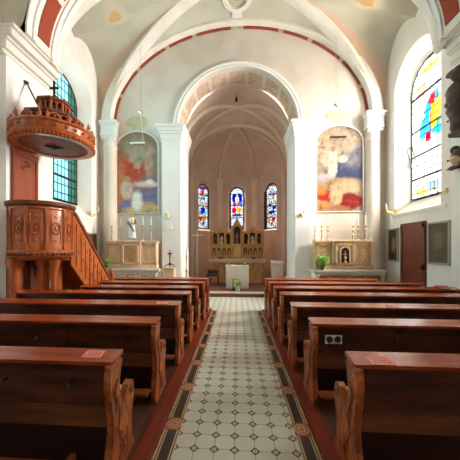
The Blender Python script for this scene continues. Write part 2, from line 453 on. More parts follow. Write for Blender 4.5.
# chancel floor and step
o = MB().box(-2.3, 2.3, 9.06, 13.7, -.05, .15).build('floor_chancel', M['carpet']); struct(o, 'dark chancel floor')
o = MB().box(-1.9, 1.9, 9.0, 9.07, 0, .12).build('trim_5', M['stepwood']); struct(o, 'wooden riser of the chancel step')
o = MB().box(-1.9, 1.9, 8.97, 9.22, .12, .158, .006).build('trim_6', M['stepedge']); struct(o, 'pale edge of the chancel step')

# ------------------------------------------------------------------ side walls
def side_wall(s, name, holes, gl):
    mb = MB()
    to3 = lambda a, b: (s * WX, a, b)
    mb.sheet([(YB, 0), (9.3, 0), (9.3, 10.4), (YB, 10.4)], [arch(*h) for h in holes], to3)
    for h, g in zip(holes, gl):
        a = arch(*h); b = arch(*g)
        mb.loft([(s * WX, p, q) for p, q in a], [(s * (WX + .42), p, q) for p, q in b])
    # outer skin so that no light leaks
    mb.sheet([(YB - .4, -.1), (9.7, -.1), (9.7, 10.6), (YB - .4, 10.6)], [arch(*g) for g in gl], lambda a, b: (s * (WX + .43), a, b))
    return struct(mb.build(name, M['wall'], smooth=False), None)
holes = [(7.56, .93, 2.69, 6.30, 24), (3.2, 1.0, 2.69, 6.2, 24), (-.9, 1.0, 2.69, 6.2, 24)]
gls = [(7.56, .76, 3.05, 6.14, 24), (3.2, .80, 3.05, 6.1, 24), (-.9, .80, 3.05, 6.1, 24)]
side_wall(-1, 'wall_left', holes, gls)
side_wall(1, 'wall_right', holes, gls)

GR = mat_glass('right'); GL = mat_glass('left')
def side_window(num, s, yc, mat, label, bars, pane_bar=None):
    HW, ZA = (.76, 3.09) if yc > 7 else (.80, 3.05)
    root = bpy.data.objects.new('window_%d' % num, None); COL.objects.link(root)
    root.location = (s * (WX + .41), yc, 3.05); root.rotation_euler = (0, 0, s * -PI / 2)
    struct(root, label)
    o = MB().prism([(x, -.004, z) for x, z in arch(0, HW, 0, ZA, 24)], (0, .008, 0)).build('glass', mat, root)
    fr = MB()
    outl = [(x, 0, z) for x, z in arch(0, HW - .015, .02, ZA, 24)]
    fr.sweep(outl, [(-.02, -.02), (.02, -.02), (.02, .02), (-.02, .02)], (0, 1, 0), closed=True)
    for z in bars:
        hw = HW - .01 if z <= ZA else math.sqrt(max((HW - .01) ** 2 - (z - ZA) ** 2, .01))
        fr.box(-hw, hw, -.02, .02, z - .024, z + .024)
    if pane_bar:
        fr.box(-.79, .79, -.03, .03, pane_bar[0] - .02, pane_bar[0] + .02)
    fr.build('window_frame', M['iron'], root)
    return root
w1 = side_window(1, 1, 7.56, GR, 'tall arched leaded window with a bright coloured saint', (.04, .62, 1.28, 2.0, 2.95))
side_window(2, -1, 7.56, GL, 'tall arched window with pale blue leaded panes behind the pulpit', (.04, .75, 1.45, 2.2, 3.0))
side_window(3, 1, 3.2, GR, None, (.04, .95, 2.0, 3.0)); side_window(4, -1, 3.2, GL, None, (.04, .95, 2.0, 3.0))
side_window(5, 1, -.9, GR, None, (.04, .95, 2.0, 3.0)); side_window(6, -1, -.9, GL, None, (.04, .95, 2.0, 3.0))
# small opened casement tilted inwards in the right window
m = MB(); m.sweep([(-.74, -.02, .98), (-.74, -.16, 1.55), (-.50, -.16, 1.55), (-.50, -.02, .98)], [(-.012, -.012), (.012, -.012), (.012, .012), (-.012, .012)], (0, .97, -.24), closed=True)
m.build('casement', M['iron'], w1)

# rear wall (behind the camera)
struct(MB().box(-5.3, 5.3, YB - .3, YB, -.1, 10.6).build('wall_back', M['wall']))

# sill mouldings under side windows
k = 7
for s in (-1, 1):
    o = MB().box(min(s * (WX - .035), s * WX), max(s * (WX - .035), s * WX), 6.44, 8.56, 2.60, 2.68, .01).build('trim_%d' % k, M['trim']); struct(o, 'window sill moulding'); k += 1
    # low plinth along the wall
    o = MB().box(min(s * (WX - .07), s * WX), max(s * (WX - .07), s * WX), 6.2, 9.0, 0, .55, .01).build('baseboard_' + ('right' if s > 0 else 'left'), M['piers']); struct(o)
    # wide wall piers carrying the transverse arches
    for j, (y0, y1) in enumerate(((4.98, 6.22 if s < 0 else 6.04), (.6, 1.8))):
        m = MB(); xs = lambda a: s * a
        m.box(min(s * 4.6, s * 4.9), max(s * 4.6, s * 4.9), y0, y1, 0, 5.55)
        m.box(min(s * 4.54, s * 4.9), max(s * 4.54, s * 4.9), y0 - .04, y1 + .04, 0, .55, .01)
        struct(m.build('wall_pier', M['piers']), 'wide white wall pier')
        m = MB()
        for z0, z1, d in ((5.52, 5.6, .03), (5.6, 5.78, .08), (5.78, 5.84, .12), (5.84, 6.0, .2), (6.0, 6.08, .25)):
            d = d if s < 0 else d * .45
            m.box(min(s * (4.6 - d), s * 4.9), max(s * (4.6 - d), s * 4.9), y0 - .3 if j == 1 else y0 - .1, y1 + d * .5, z0, z1, .012)
        struct(m.build('trim_%d' % k, M['trim']), 'moulded cornice of the wall pier'); k += 1

# ------------------------------------------------------------------ far wall with chancel arch
AR, ZS = 2.04, 5.78
ap = arch(0, AR, 0, ZS, 40)
m = MB()
m.sheet([(-5.25, 0), (5.25, 0), (5.25, 10.4), (-5.25, 10.4)], [], lambda a, b: (a, 9.0, b)) if False else None
outer = [(-5.25, -.05), (-AR, -.05)] + [(a, b) for a, b in reversed(ap)][0:0]
outl = [(-5.25, 0)] + [(-AR, 0)] + [(x, z) for x, z in reversed(arch(0, AR, 0, ZS, 40)[1:-1])] + [(AR, 0), (5.25, 0), (5.25, 10.4), (-5.25, 10.4)]
m.sheet(outl, [], lambda a, b: (a, 9.0, b))
m.sheet(outl, [], lambda a, b: (a, 10.1, b))
m.loft([(x, 9.0, z) for x, z in ap], [(x, 10.1, z) for x, z in ap], closed=False)
struct(m.build('wall_front', M['farwall'], smooth=True, angle=25), 'far wall pierced by the chancel arch')
# archivolt mouldings
m = MB()
path = [(2.10 * math.cos(PI * i / 48), 9.0, ZS + 2.10 * math.sin(PI * i / 48)) for i in range(49)]
m.sweep(path, [(.0, -.05), (-.05, -.05), (-.05, -.03), (-.025, -.02), (-.025, .03), (-.05, .04), (-.05, .09), (-.02, .11), (0, .11)], (0, 1, 0), flip=-1)
struct(m.build('trim_%d' % k, M['piers'], smooth=True), 'moulded edge of the chancel arch'); k += 1
# soffit painted panels between plain bands
m = MB()
npan = 9
for j in range(npan):
    a0 = PI * (.03 + .94 * j / npan) + .03; a1 = PI * (.03 + .94 * (j + 1) / npan) - .03
    for q in range(8):
        b0 = a0 + (a1 - a0) * q / 8; b1 = a0 + (a1 - a0) * (q + 1) / 8
        r = AR - .006
        m.poly([(r * math.cos(b), yy, ZS + r * math.sin(b)) for b, yy in ((b0, 9.22), (b1, 9.22), (b1, 9.9), (b0, 9.9))])
pm = NT('soffit_panel_paint'); col = pm.mix(pm.step(pm.noise(5, 4)[0], .35, .65), (.56, .38, .25), (.66, .53, .40)); M['soffit'] = pm.bsdf(col, .85, spec=.2)
struct(m.build('trim_%d' % k, M['soffit'], smooth=True), 'ochre painted panels under the chancel arch'); k += 1
# arch piers with capitals
for s in (-1, 1):
    x0, x1 = sorted((s * 1.87, s * 2.52))
    m = MB()
    m.box(x0, x1, 8.75, 10.16, 0, 5.3, .02)
    x0b, x1b = sorted((s * 1.82, s * 2.57)); m.box(x0b, x1b, 8.7, 10.18, 0, .6, .02)
    struct(m.build('wall_pier', M['piers']), 'white pier of the chancel arch')
    m = MB()
    for z0, z1, d in ((5.26, 5.34, .03), (5.34, 5.48, .05), (5.48, 5.56, .09), (5.56, 5.68, .13), (5.68, 5.78, .18)):
        a, b = sorted((s * (1.87 - d * .8), s * (2.52 + d))); m.box(a, b, 8.75 - d, 10.14, z0, z1, .012)
    struct(m.build('trim_%d' % k, M['piers']), 'moulded capital of the chancel arch pier'); k += 1
    # corner half column
    m = MB()
    cx = s * 4.40
    m.lathe([(.30, 0), (.30, .5), (.26, .55), (.23, .6), (.23, 5.1), (.25, 5.14), (.23, 5.2), (.23, 5.4), (.26, 5.46)], cx, 8.98, 24)
    struct(m.build('wall_column', M['column'], smooth=True), 'pale engaged corner column'); 
    m = MB()
    for z0, z1, d in ((5.40, 5.50, .24), (5.50, 5.58, .27), (5.58, 5.86, .25), (5.86, 5.94, .28), (5.94, 6.02, .31)):
        m.box(cx - d, cx + d, 8.98 - d, 9.1, z0, z1, .015)
    struct(m.build('trim_%d' % k, M['piers']), 'capital of the corner column'); k += 1

# ------------------------------------------------------------------ nave vault
VA = 4.35; VS = 5.98
def zmain(x):
    u = min(1, abs(x) / VA); return VS + 3.22 * math.sqrt(max(0, 1 - u * u))
def zvault(x, y, yc=7.5, hb=1.5):
    u = abs(x) / VA; v = min(1, abs(y - yc) / hb)
    dome = .28 * max(0, 1 - u * u) * (1 - v * v)
    if u < v: return zmain(x) + dome
    return VS + (3.22 - 1.15 * (u - v)) * math.sqrt(max(0, 1 - v * v)) + dome
def vault(yc, hb, name):
    m = MB(); nx, ny = 72, 36
    xs = [4.86 * math.sin(-PI / 2 + PI * i / nx) for i in range(nx + 1)]
    ys = [yc + hb * math.sin(-PI / 2 + PI * j / ny) for j in range(ny + 1)]
    g = [[m.bm.verts.new((x, y, zvault(x, y, yc, hb))) for y in ys] for x in xs]
    for i in range(nx):
        for j in range(ny): m.bm.faces.new([g[i][j], g[i + 1][j], g[i + 1][j + 1], g[i][j + 1]])
    return struct(m.build(name, M['vault'], smooth=True, angle=30), 'cream painted cross vault of the nave')
vault(7.55, 1.48, 'ceiling')
for nm, yc, hb in (('ceiling_rear', 3.45, 1.65), ('ceiling_back', -1.7, 2.3)):
    m = MB(); nx, ny = 40, 20
    xs = [4.86 * math.sin(-PI / 2 + PI * i / nx) for i in range(nx + 1)]
    ys = [yc + hb * math.sin(-PI / 2 + PI * j / ny) for j in range(ny + 1)]
    g = [[m.bm.verts.new((x, y, zvault(x, y, yc, hb))) for y in ys] for x in xs]
    for i in range(nx):
        for j in range(ny): m.bm.faces.new([g[i][j], g[i + 1][j], g[i + 1][j + 1], g[i][j + 1]])
    struct(m.build(nm, M['vault'], smooth=True, angle=30))
# roof over everything (keeps daylight out above the vault)
struct(MB().box(-5.6, 5.6, YB - .4, 9.9, 10.4, 10.6).build('ceiling_roof', M['wall']))
# transverse arches
def ell(a, zs, r, n, y, t0=0.0, t1=PI):
    return [(a * math.cos(t0 + (t1 - t0) * i / n), y, zs + r * math.sin(t0 + (t1 - t0) * i / n)) for i in range(n + 1)]
for y0, y1 in ((5.1, 6.1), (.6, 1.8)):
    yc = (y0 + y1) / 2; hw = (y1 - y0) / 2
    m = MB(); m.sweep(ell(4.42, 6.05, 3.12, 48, yc), [(-hw, -.12), (hw, -.12), (hw, .9), (-hw, .9)], (0, 1, 0), flip=-1)
    struct(m.build('trim_%d' % k, M['trim'], smooth=True), 'wide transverse arch'); k += 1
    m = MB()
    for a, b in ((-hw, -hw + .12), (hw - .12, hw), (-.32, -.24), (.24, .32)):
        m.sweep(ell(4.39, 6.05, 3.09, 48, yc), [(a, -.13), (b, -.13), (b, .02), (a, .02)], (0, 1, 0), flip=-1)
    struct(m.build('trim_%d' % k, M['piers'], smooth=True), 'raised edges of the transverse arch'); k += 1
    red = NT('oxblood_paint') if 'red' not in M else None
    if red: M['red'] = red.bsdf(red.mix(red.noise(20, 3)[0], (.30, .055, .03), (.38, .08, .04)), .8, spec=.2)
    m = MB()
    for t0, t1 in ((.06, .38), (.42, .7), (.74, 1.15), (1.2, 1.94), (1.99, 2.4), (2.44, 2.72), (2.76, 3.08)):
        m.sweep(ell(4.30, 6.05, 3.0, 14, yc, t0, t1), [(-.17, -.02), (.17, -.02), (.17, .02), (-.17, .02)], (0, 1, 0))
    struct(m.build('trim_%d' % k, M['red'], smooth=True), 'oxblood painted panels of the transverse arch'); k += 1
# wall arch on the far wall: pale band, red line, small ochre blocks
m = MB(); m.sweep(ell(4.33, 5.98, 3.21, 64, 8.86), [(-.10, .0), (-.08, -.02), (.16, -.02), (.16, .30), (-.10, .30)], (0, 1, 0), flip=-1)
struct(m.build('trim_%d' % k, M['trim'], smooth=True), 'pale arch band against the far wall'); k += 1
m = MB(); m2 = MB()
cuts = [0.0, .30, .34, .62, .66, .95, .99, 1.20, 1.24, 1.52, 1.62, 1.90, 1.94, 2.15, 2.19, 2.48, 2.52, 2.80, 2.84, PI]
for i in range(0, len(cuts) - 1):
    (m if i % 2 == 0 else m2).sweep(ell(4.27, 5.98, 3.15, 12, 8.99, cuts[i], cuts[i + 1]), [(-.012, -.06), (.0, -.06), (.0, .04), (-.012, .04)], (0, 1, 0), flip=-1)
struct(m.build('trim_%d' % k, M['red'], smooth=True), 'thin red painted line round the far wall arch'); k += 1
struct(m2.build('trim_%d' % k, M['rosette'], smooth=True), 'ochre blocks in the red line'); k += 1
# diagonal ribs
for s in (-1, 1):
    for e in (-1, 1):
        path = []
        n = 30
        for i in range(n + 1):
            u = 1 - (i / n) * .82
            x = s * VA * u; y = 7.55 + e * 1.48 * u
            z = VS + 3.22 * math.sqrt(max(0, 1 - u * u)) + .28 * (1 - u * u) ** 2
            path.append((x, y, z))
        d = Vector((s * VA, e * 1.48, 0)).normalized(); side = Vector((-d.y, d.x, 0))
        m = MB()
        tp = [(-.19, -.1), (.19, -.1), (.19, .0), (.12, .035), (-.12, .035), (-.19, .0)]
        m.sweep(path, tp, side, flip=1)
        m2 = m.build('trim_%d' % k, M['trim'], smooth=True); k += 1
        struct(m2, 'broad plaster groin rib')
# quatrefoil moulding at the crown with ochre medallions
m = MB(); pts = []
N = 160; off, rr = .60, .40
for i in range(N):
    th = 2 * PI * i / N
    best = 0
    for q in range(4):
        ph = th - q * PI / 2
        dd = rr * rr - (off * math.sin(ph)) ** 2
        if dd > 0 and math.cos(ph) > 0: best = max(best, off * math.cos(ph) + math.sqrt(dd))
    best = max(best, .50)
    x = best * math.sin(th); y = 7.55 + best * math.cos(th)
    pts.append((x, y, zvault(x, y, 7.55, 1.48) - .03))
m.sweep(pts, [(-.03, -.07), (.03, -.07), (.03, .0), (.03, .07), (-.03, .07)], (0, 0, 1), closed=True)
m.sweep([(0, 8.5 + .06 * q, zvault(0, 8.5 + .06 * q, 7.55, 1.48) - .01) for q in range(8)], [(-.16, -.03), (.16, -.03), (.16, .03), (-.16, .03)], (1, 0, 0))
struct(m.build('trim_%d' % k, M['trim'], smooth=True), 'quatrefoil moulding at the crown of the vault'); k += 1
m = MB()
for dx, dy in ((0, .60), (0, -.60), (.60, 0), (-.60, 0)):
    z = zvault(dx, 7.55 + dy, 7.55, 1.48) - .03
    m.lathe([(.17, z), (.19, z + .06)], dx, 7.55 + dy, 24)
struct(m.build('trim_%d' % k, plain('ochre_medallion', (.55, .33, .13), .8, 0, .3), smooth=True), 'ochre medallions at the crown'); k += 1
# ------------------------------------------------------------------ chancel and apse
HC = 2.15; CZ = 5.12; YK = 11.35
plan = [(-HC, 10.05), (-HC, 12.09), (-.89, 13.35), (.89, 13.35), (HC, 12.09), (HC, 10.05)]
wins = {}
for i in range(5):
    a, b = Vector(plan[i]), Vector(plan[i + 1]); L = (b - a).length; d = (b - a) / L; nrm = Vector((-d.y, d.x))   # outward
    f = lambda u, v, off=0.0: (a.x + d.x * u + nrm.x * off, a.y + d.y * u + nrm.y * off, v)
    m = MB()
    hole = []
    zt = 8.6 if i in (0, 4) else 6.2
    if 1 <= i <= 3:
        h = arch(L / 2, .44, 2.52, 4.46, 20); g = arch(L / 2, .345, 2.60, 4.42, 20)
        hole = [h]
        m.loft([f(u, v) for u, v in h], [f(u, v, .22) for u, v in g])
        m.sheet([(-.3, -.1), (L + .3, -.1), (L + .3, zt), (-.3, zt)], [g], lambda u, v: f(u, v, .23))
        wins[i] = (f(L / 2, 2.60, .21), math.atan2(d.y, d.x))
    m.sheet([(0, 0), (L, 0), (L, zt), (0, zt)], hole, lambda u, v: f(u, v))
    struct(m.build('wall_chancel_' + ('left', 'apse_left', 'apse', 'apse_right', 'right')[i], M['chancel']), 'brownish pink chancel wall')
for i, kind, bars, lab in ((1, 'sideleft', (.03, .58, 1.12, 1.68), 'left apse window, blue and red figures'), (2, 'centre', (.03, .62, 1.25, 1.82), 'centre apse window, white glass with blue angels'), (3, 'sideright', (.03, .55, 1.1, 1.66), 'right apse window, pale glass with blue')):
    loc, ang = wins[i]
    root = bpy.data.objects.new('window_%d' % (6 + i), None); COL.objects.link(root); root.location = loc; root.rotation_euler = (0, 0, ang)
    struct(root, lab)
    MB().prism([(x, -.004, z) for x, z in arch(0, .345, 0, 1.82, 20)], (0, .008, 0)).build('glass', mat_glass(kind), root)
    fr = MB(); fr.sweep([(x, 0, z) for x, z in arch(0, .335, .01, 1.82, 20)], [(-.03, -.03), (.03, -.03), (.03, .03), (-.03, .03)], (0, 1, 0), closed=True)
    for z in bars: fr.box(-.33, .33, -.02, .02, z - .014, z + .014)
    fr.box(-.40, -.345, -.10, -.02, -.05, 1.82);  # black strip painting the shadow along the left side of the window
    fr.build('window_frame', M['iron'], root)
# bay vault
def rad(y): return 2.72 - (y - 10.05) / (YK - 10.05) * .92
m = MB(); nu, nv = 40, 12
g = [[m.bm.verts.new((HC * math.cos(PI * i / nu), y, CZ + rad(y) * math.sin(PI * i / nu) ** .92)) for y in [10.05 + (YK - 10.05) * j / nv for j in range(nv + 1)]] for i in range(nu + 1)]
for i in range(nu):
    for j in range(nv): m.bm.faces.new([g[i][j], g[i + 1][j], g[i + 1][j + 1], g[i][j + 1]])
struct(m.build('ceiling_chancel', M['chancel'], smooth=True), 'chancel vault')
# apse half dome in facets
m = MB(); K = Vector((0, YK, 0)); RZ = 1.80
base = [(-HC, YK)] + plan[1:5] + [(HC, YK)]
nt = 12
def dome_pt(p, t):
    c, s_ = math.cos(t * PI / 2), math.sin(t * PI / 2)
    return Vector((p[0] * c, YK + (p[1] - YK) * c, CZ + RZ * s_))
for i in range(len(base) - 1):
    for q in range(nt):
        t0, t1 = q / nt, (q + 1) / nt
        A, B = dome_pt(base[i], t0), dome_pt(base[i + 1], t0); C, D = dome_pt(base[i + 1], t1), dome_pt(base[i], t1)
        if q == nt - 1: m.poly([A, B, C])
        else: m.poly([A, B, C, D])
struct(m.build('ceiling_apse', M['chancel'], smooth=True, angle=12), 'faceted apse vault')
# ribs
def rib(path, side, w=.07, h=.09):
    global k
    m = MB(); m.sweep(path, [(-w, -.03), (w, -.03), (w, h * .5), (w * .5, h), (-w * .5, h), (-w, h * .5)], side)
    struct(m.build('trim_%d' % k, M['rib'], smooth=True), 'plaster vault rib in the chancel'); k += 1
for p in ((-HC, 12.09), (-.89, 13.35), (.89, 13.35), (HC, 12.09)):
    d = Vector((p[0], p[1] - YK, 0)).normalized()
    rib([dome_pt(p, i / 16) for i in range(17)], Vector((-d.y, d.x, 0)))
rib([(HC * math.cos(PI * i / 40), YK, CZ + (RZ) * math.sin(PI * i / 40)) for i in range(41)], (0, 1, 0), .11, .10)
for s in (-1, 1):
    pth = []
    for i in range(41):
        th = PI * i / 40; y = 10.1 + (YK - 10.1) * i / 40 if s > 0 else YK - (YK - 10.1) * i / 40
        pth.append((HC * math.cos(th), y, CZ + rad(y) * math.sin(th) ** .92 - .01))
    d = Vector((-2 * HC, s * 1.25, 0)).normalized()
    rib(pth, Vector((d.y, -d.x, 0)), .10, .10)
# pilasters in the apse corners with capitals
for x, y, ang in ((-.89, 13.35, PI / 8), (.89, 13.35, -PI / 8), (-HC, 12.09, PI * 3 / 8), (HC, 12.09, -PI * 3 / 8)):
    m = MB(); w = .15
    m.box(-w, w, -.10, .12, 0, CZ - .1, .01)
    for z0, z1, dd in ((CZ - .22, CZ - .15, .03), (CZ - .15, CZ - .04, .06), (CZ - .04, CZ + .02, .10)): m.box(-w - dd, w + dd, -.10 - dd, .12, z0, z1, .008)
    struct(m.build('wall_column', M['rib'], loc=(x, y, 0), rot=(0, 0, ang)), 'flat apse pilaster with capital')
struct(MB().box(-2.6, 2.6, 10.1, 14.0, 8.5, 8.7).build('ceiling_roof', M['wall']))
struct(MB().box(-2.5, 2.5, 10.15, 13.9, -.3, -.06).build('floor_foundation', M['stepedge']))

# ------------------------------------------------------------------ pews
def pew(s, Y, xa, xo, label, hooks=True):
    """s side (-1 left); Y far edge of the book board; xa aisle end, xo outer end (positive numbers)"""
    y0 = Y - .20
    P = thing('church_pew', label, 'pew', (s * xa, y0, .035), group='wooden pews left of the aisle' if s < 0 else 'wooden pews right of the aisle')
    L = xo - xa; Z0 = .035
    z = lambda v: v - Z0
    X = lambda a: s * a
    def bx(m, a, b, *r): m.box(min(X(a), X(b)), max(X(a), X(b)), *r)
    # slanted book board with clipped aisle corner
    m = MB()
    th = .026
    pl = [(-.012, .05, .874), (.0, .035, .872), (L + .03, .035, .872), (L + .03, .20, .90), (-.012, .20, .90)]
    m.prism([(X(a), b, z(c)) for a, b, c in pl], (0, .004, -th))
    bmesh.ops.bevel(m.bm, geom=[e for e in m.bm.edges if len(e.link_faces) == 2 and e.calc_face_angle(0) > .8], offset=.007, segments=2, affect='EDGES')
    m.build('book_board', M['pewtop'], P, smooth=True)
    # back: top rail, lower rail, stiles, recessed panels
    m = MB()
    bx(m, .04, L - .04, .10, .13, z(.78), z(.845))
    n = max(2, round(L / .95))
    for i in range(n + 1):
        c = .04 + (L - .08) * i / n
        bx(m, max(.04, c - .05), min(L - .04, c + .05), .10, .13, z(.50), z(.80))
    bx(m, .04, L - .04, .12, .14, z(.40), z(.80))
    m.build('backrest', M['pewbackshade'], P)
    m = MB(); bx(m, .04, L - .04, .080, .13, z(.39), z(.52), .006); m.build('rail', M['pewraillit'], P)
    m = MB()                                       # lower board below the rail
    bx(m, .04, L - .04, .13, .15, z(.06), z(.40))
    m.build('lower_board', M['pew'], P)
    m = MB(); bx(m, .04, L - .04, .14, .55, z(.42), z(.45), .008); m.build('seat', M['pewend2'], P)
    m = MB(); bx(m, .04, L - .04, -.10, .02, z(.17), z(.20), .006); bx(m, .3, .34, -.08, .12, z(.06), z(.17)); bx(m, L - .34, L - .3, -.08, .12, z(.06), z(.17)); m.build('kneeler', M['pewend2'], P)
    # S-curved end panels
    ctrl = [(.015, 0), (.0, .10), (.02, .22), (.05, .34), (.045, .46), (.015, .58), (.0, .70), (.01, .77), (.03, .812), (.17, .815), (.180, .78), (.165, .73),
            (.148, .67), (.150, .59), (.165, .52), (.19, .47), (.22, .465), (.25, .50), (.285, .545), (.335, .565), (.38, .55), (.405, .50), (.405, .44),
            (.388, .36), (.370, .29), (.365, .21), (.375, .13), (.405, .07), (.42, 0)]
    pts = []
    for i in range(len(ctrl)):
        p0, p1, p2, p3 = ctrl[max(i - 1, 0)], ctrl[i], ctrl[min(i + 1, len(ctrl) - 1)], ctrl[min(i + 2, len(ctrl) - 1)]
        if i == len(ctrl) - 1: pts.append(p1); break
        for q in range(3):
            t = q / 3
            pts.append(tuple(.5 * ((2 * p1[c]) + (-p0[c] + p2[c]) * t + (2 * p0[c] - 5 * p1[c] + 4 * p2[c] - p3[c]) * t * t + (-p0[c] + 3 * p1[c] - 3 * p2[c] + p3[c]) * t ** 3) for c in (0, 1)))
    for a in (-.012, L - .038):
        m = MB(); m.prism([(X(a), b + .005, max(0.0, c)) for b, c in pts], (X(.05), 0, 0))
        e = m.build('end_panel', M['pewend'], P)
        # carved scroll disc and leaf stem in relief on the aisle face
        if a < 0:
            m = MB()
            fx = a - .006
            sp = [(X(fx), .345 + .044 * (1 - i / 22) * math.cos(i * .62), .49 + .040 * (1 - i / 22) * math.sin(i * .62)) for i in range(20)]
            m.tube(sp, .006, 6)
            st = [(X(fx), (.20 - .10 * min(1, i / 12)) + .028 * math.sin(i * .75), .08 + .036 * i) for i in range(18)]
            m.tube(st, .007, 6)
            for i in range(1, 17, 2):
                c = st[i]
                sg = 1 if i % 4 == 1 else -1
                m.sphere((c[0], c[1] + sg * .026, c[2] + .012), .020, 1, (.35, 1.0, .6))
                m.sphere((c[0], c[1] + sg * .044, c[2] - .004), .011, 1, (.35, .8, 1.2))
            m.build('carving', M['pewend2'], e, smooth=True)
    if hooks:
        nh = max(2, int((L - .5) / .52))
        for i in range(nh + 1):
            a = .32 + i * (.50 if s < 0 else .56)
            if a > L - .1: break
            m = MB()
            m.tube([(0, 0, 0), (0, -.035, -.004), (0, -.045, -.02)], .006, 6); m.sphere((0, -.047, -.024), .013, 1); m.lathe([(.016, -.004), (.016, .004)], 0, 0, 10); 
            m.build('hook', M['hookm'], P, smooth=True, loc=(X(a), .10, z(.70)))
    return P
M['pewend2'] = wood('pew_seat_wood', (.24, .055, .016), (.36, .10, .03), .36, (2, 10, 10), .1, .2)
RY = [2.00, 2.96, 3.78, 4.69, 5.45, 6.18, 6.87]; RXa = [.80, .79, .76, .75, .74, .73, .73]; RXo = [4.3, 4.3, 4.3, 4.35, 4.19, 4.02, 3.42]
LY = [1.92, 2.87, 3.76, 4.64, 5.34, 6.08, 6.82]; LXa = [.86, .85, .81, .81, .78, .745, .745]; LXo = [4.0, 4.0, 4.0, 3.97, 3.17, 3.17, 3.17]
ordn = ['first', 'second', 'third', 'fourth', 'fifth', 'sixth']
for i in range(7):
    lab = {0: 'nearest dark red pew left of the tiled aisle, pink notice on its board', 6: 'last low pew left of the aisle, closest to the left side altar'}.get(i, '%s wooden pew left of the aisle, counted from the front of the photo' % (ordn[i] if i < 6 else ''))
    pew(-1, LY[i], LXa[i], LXo[i], lab)
    lab = {0: 'nearest wooden pew right of the aisle, bright board with pink notice', 1: 'second pew right of the aisle with white pictogram sticker on its back', 6: 'last short pew right of the aisle, closest to the right side altar'}.get(i, '%s wooden pew right of the aisle, counted from the front of the photo' % (ordn[i] if i < 6 else ''))
    pew(1, RY[i], RXa[i], RXo[i], lab, hooks=i > 1)

# pink notices stuck on the boards
def notice(x, y, zc, w, d, label, ang=0):
    slope = math.atan2(.035, .2)
    T = thing('seat_notice', label, 'notice', (x, y, zc), (slope, 0, ang), 'pink notices on the pew boards')
    MB().box(-w / 2, w / 2, -d / 2, d / 2, 0, .0012).build('notice_sheet', M['noticepink'], T)
    m = MB()
    for j, (a, b) in enumerate(((-.36, .30), (-.30, .36), (-.38, .38))):
        yy = d * (.26 - .26 * j)
        xx = a * w
        while xx < b * w:
            ww = random.uniform(.014, .03); m.box(xx, min(xx + ww, b * w), yy - d * .06, yy + d * .06, .0012, .0018); xx += ww + .006
    m.build('lettering', M['redprint'], T)
def bz(Y, y): return .872 + (y - (Y - .165)) * .170
notice(-1.03, 1.845, bz(1.92, 1.845) + .002, .14, .09, 'pink printed notice on the nearest left pew board', .02)
notice(.985, 1.89, bz(2.0, 1.89) + .002, .17, .10, 'pink printed notice on the nearest right pew board', -.02)
notice(-1.05, 3.67, bz(3.76, 3.67) + .002, .15, .08, 'pink notice on the third left pew board from the camera')
notice(2.05, 3.69, bz(3.78, 3.69) + .002, .15, .08, 'pink notice on the third right pew board from the camera')
# white sticker with two round pictograms on second right pew
T = thing('pictogram_sticker', 'small white sticker with two round pictograms on the second right pew back', 'sticker', (1.005, 2.843, .70))
MB().box(-.085, .085, -.002, .002, -.045, .045).build('sticker_sheet', M['paper'], T)
for dx in (-.042, .042):
    m = MB(); m.lathe([(.030, 0), (.036, 0), (.036, .002), (.030, .002), (.030, 0)], 0, 0, 20); m.sphere((0, .007, .001), .009, 1, (1, 1, .2)); m.box(-.011, .011, -.016, .0, 0, .002)
    m.build('pictogram', M['blackprint'], T, loc=(dx, -.002, 0), rot=(PI / 2, 0, 0))
# leaflets on seats, red book
tag(MB().box(-.06, .06, -.09, .09, 0, .008, .002).build('leaflet', M['paper'], loc=(-.97, 2.17, .452), rot=(0, 0, .2)), 'white leaflet lying on the seat of the nearest left pew', 'leaflet')
tag(MB().box(-.06, .06, -.09, .09, 0, .012, .002).build('leaflet', M['paper'], loc=(.93, 2.26, .452), rot=(0, 0, -.3)), 'white leaflet lying on the seat of the nearest right pew', 'leaflet')
T = thing('hymn_book', 'red book lying on the right end of a far right pew board', 'book', (3.93, 5.36, bz(5.45, 5.36) + .008), (.17, 0, .1))
MB().box(-.11, .11, -.07, .07, 0, .005).box(-.11, .11, -.07, .07, .025, .03).box(-.115, -.11, -.07, .07, 0, .03).build('cover', M['bookred'], T)
MB().box(-.105, .105, -.065, .065, .005, .025).build('pages', M['paper'], T)

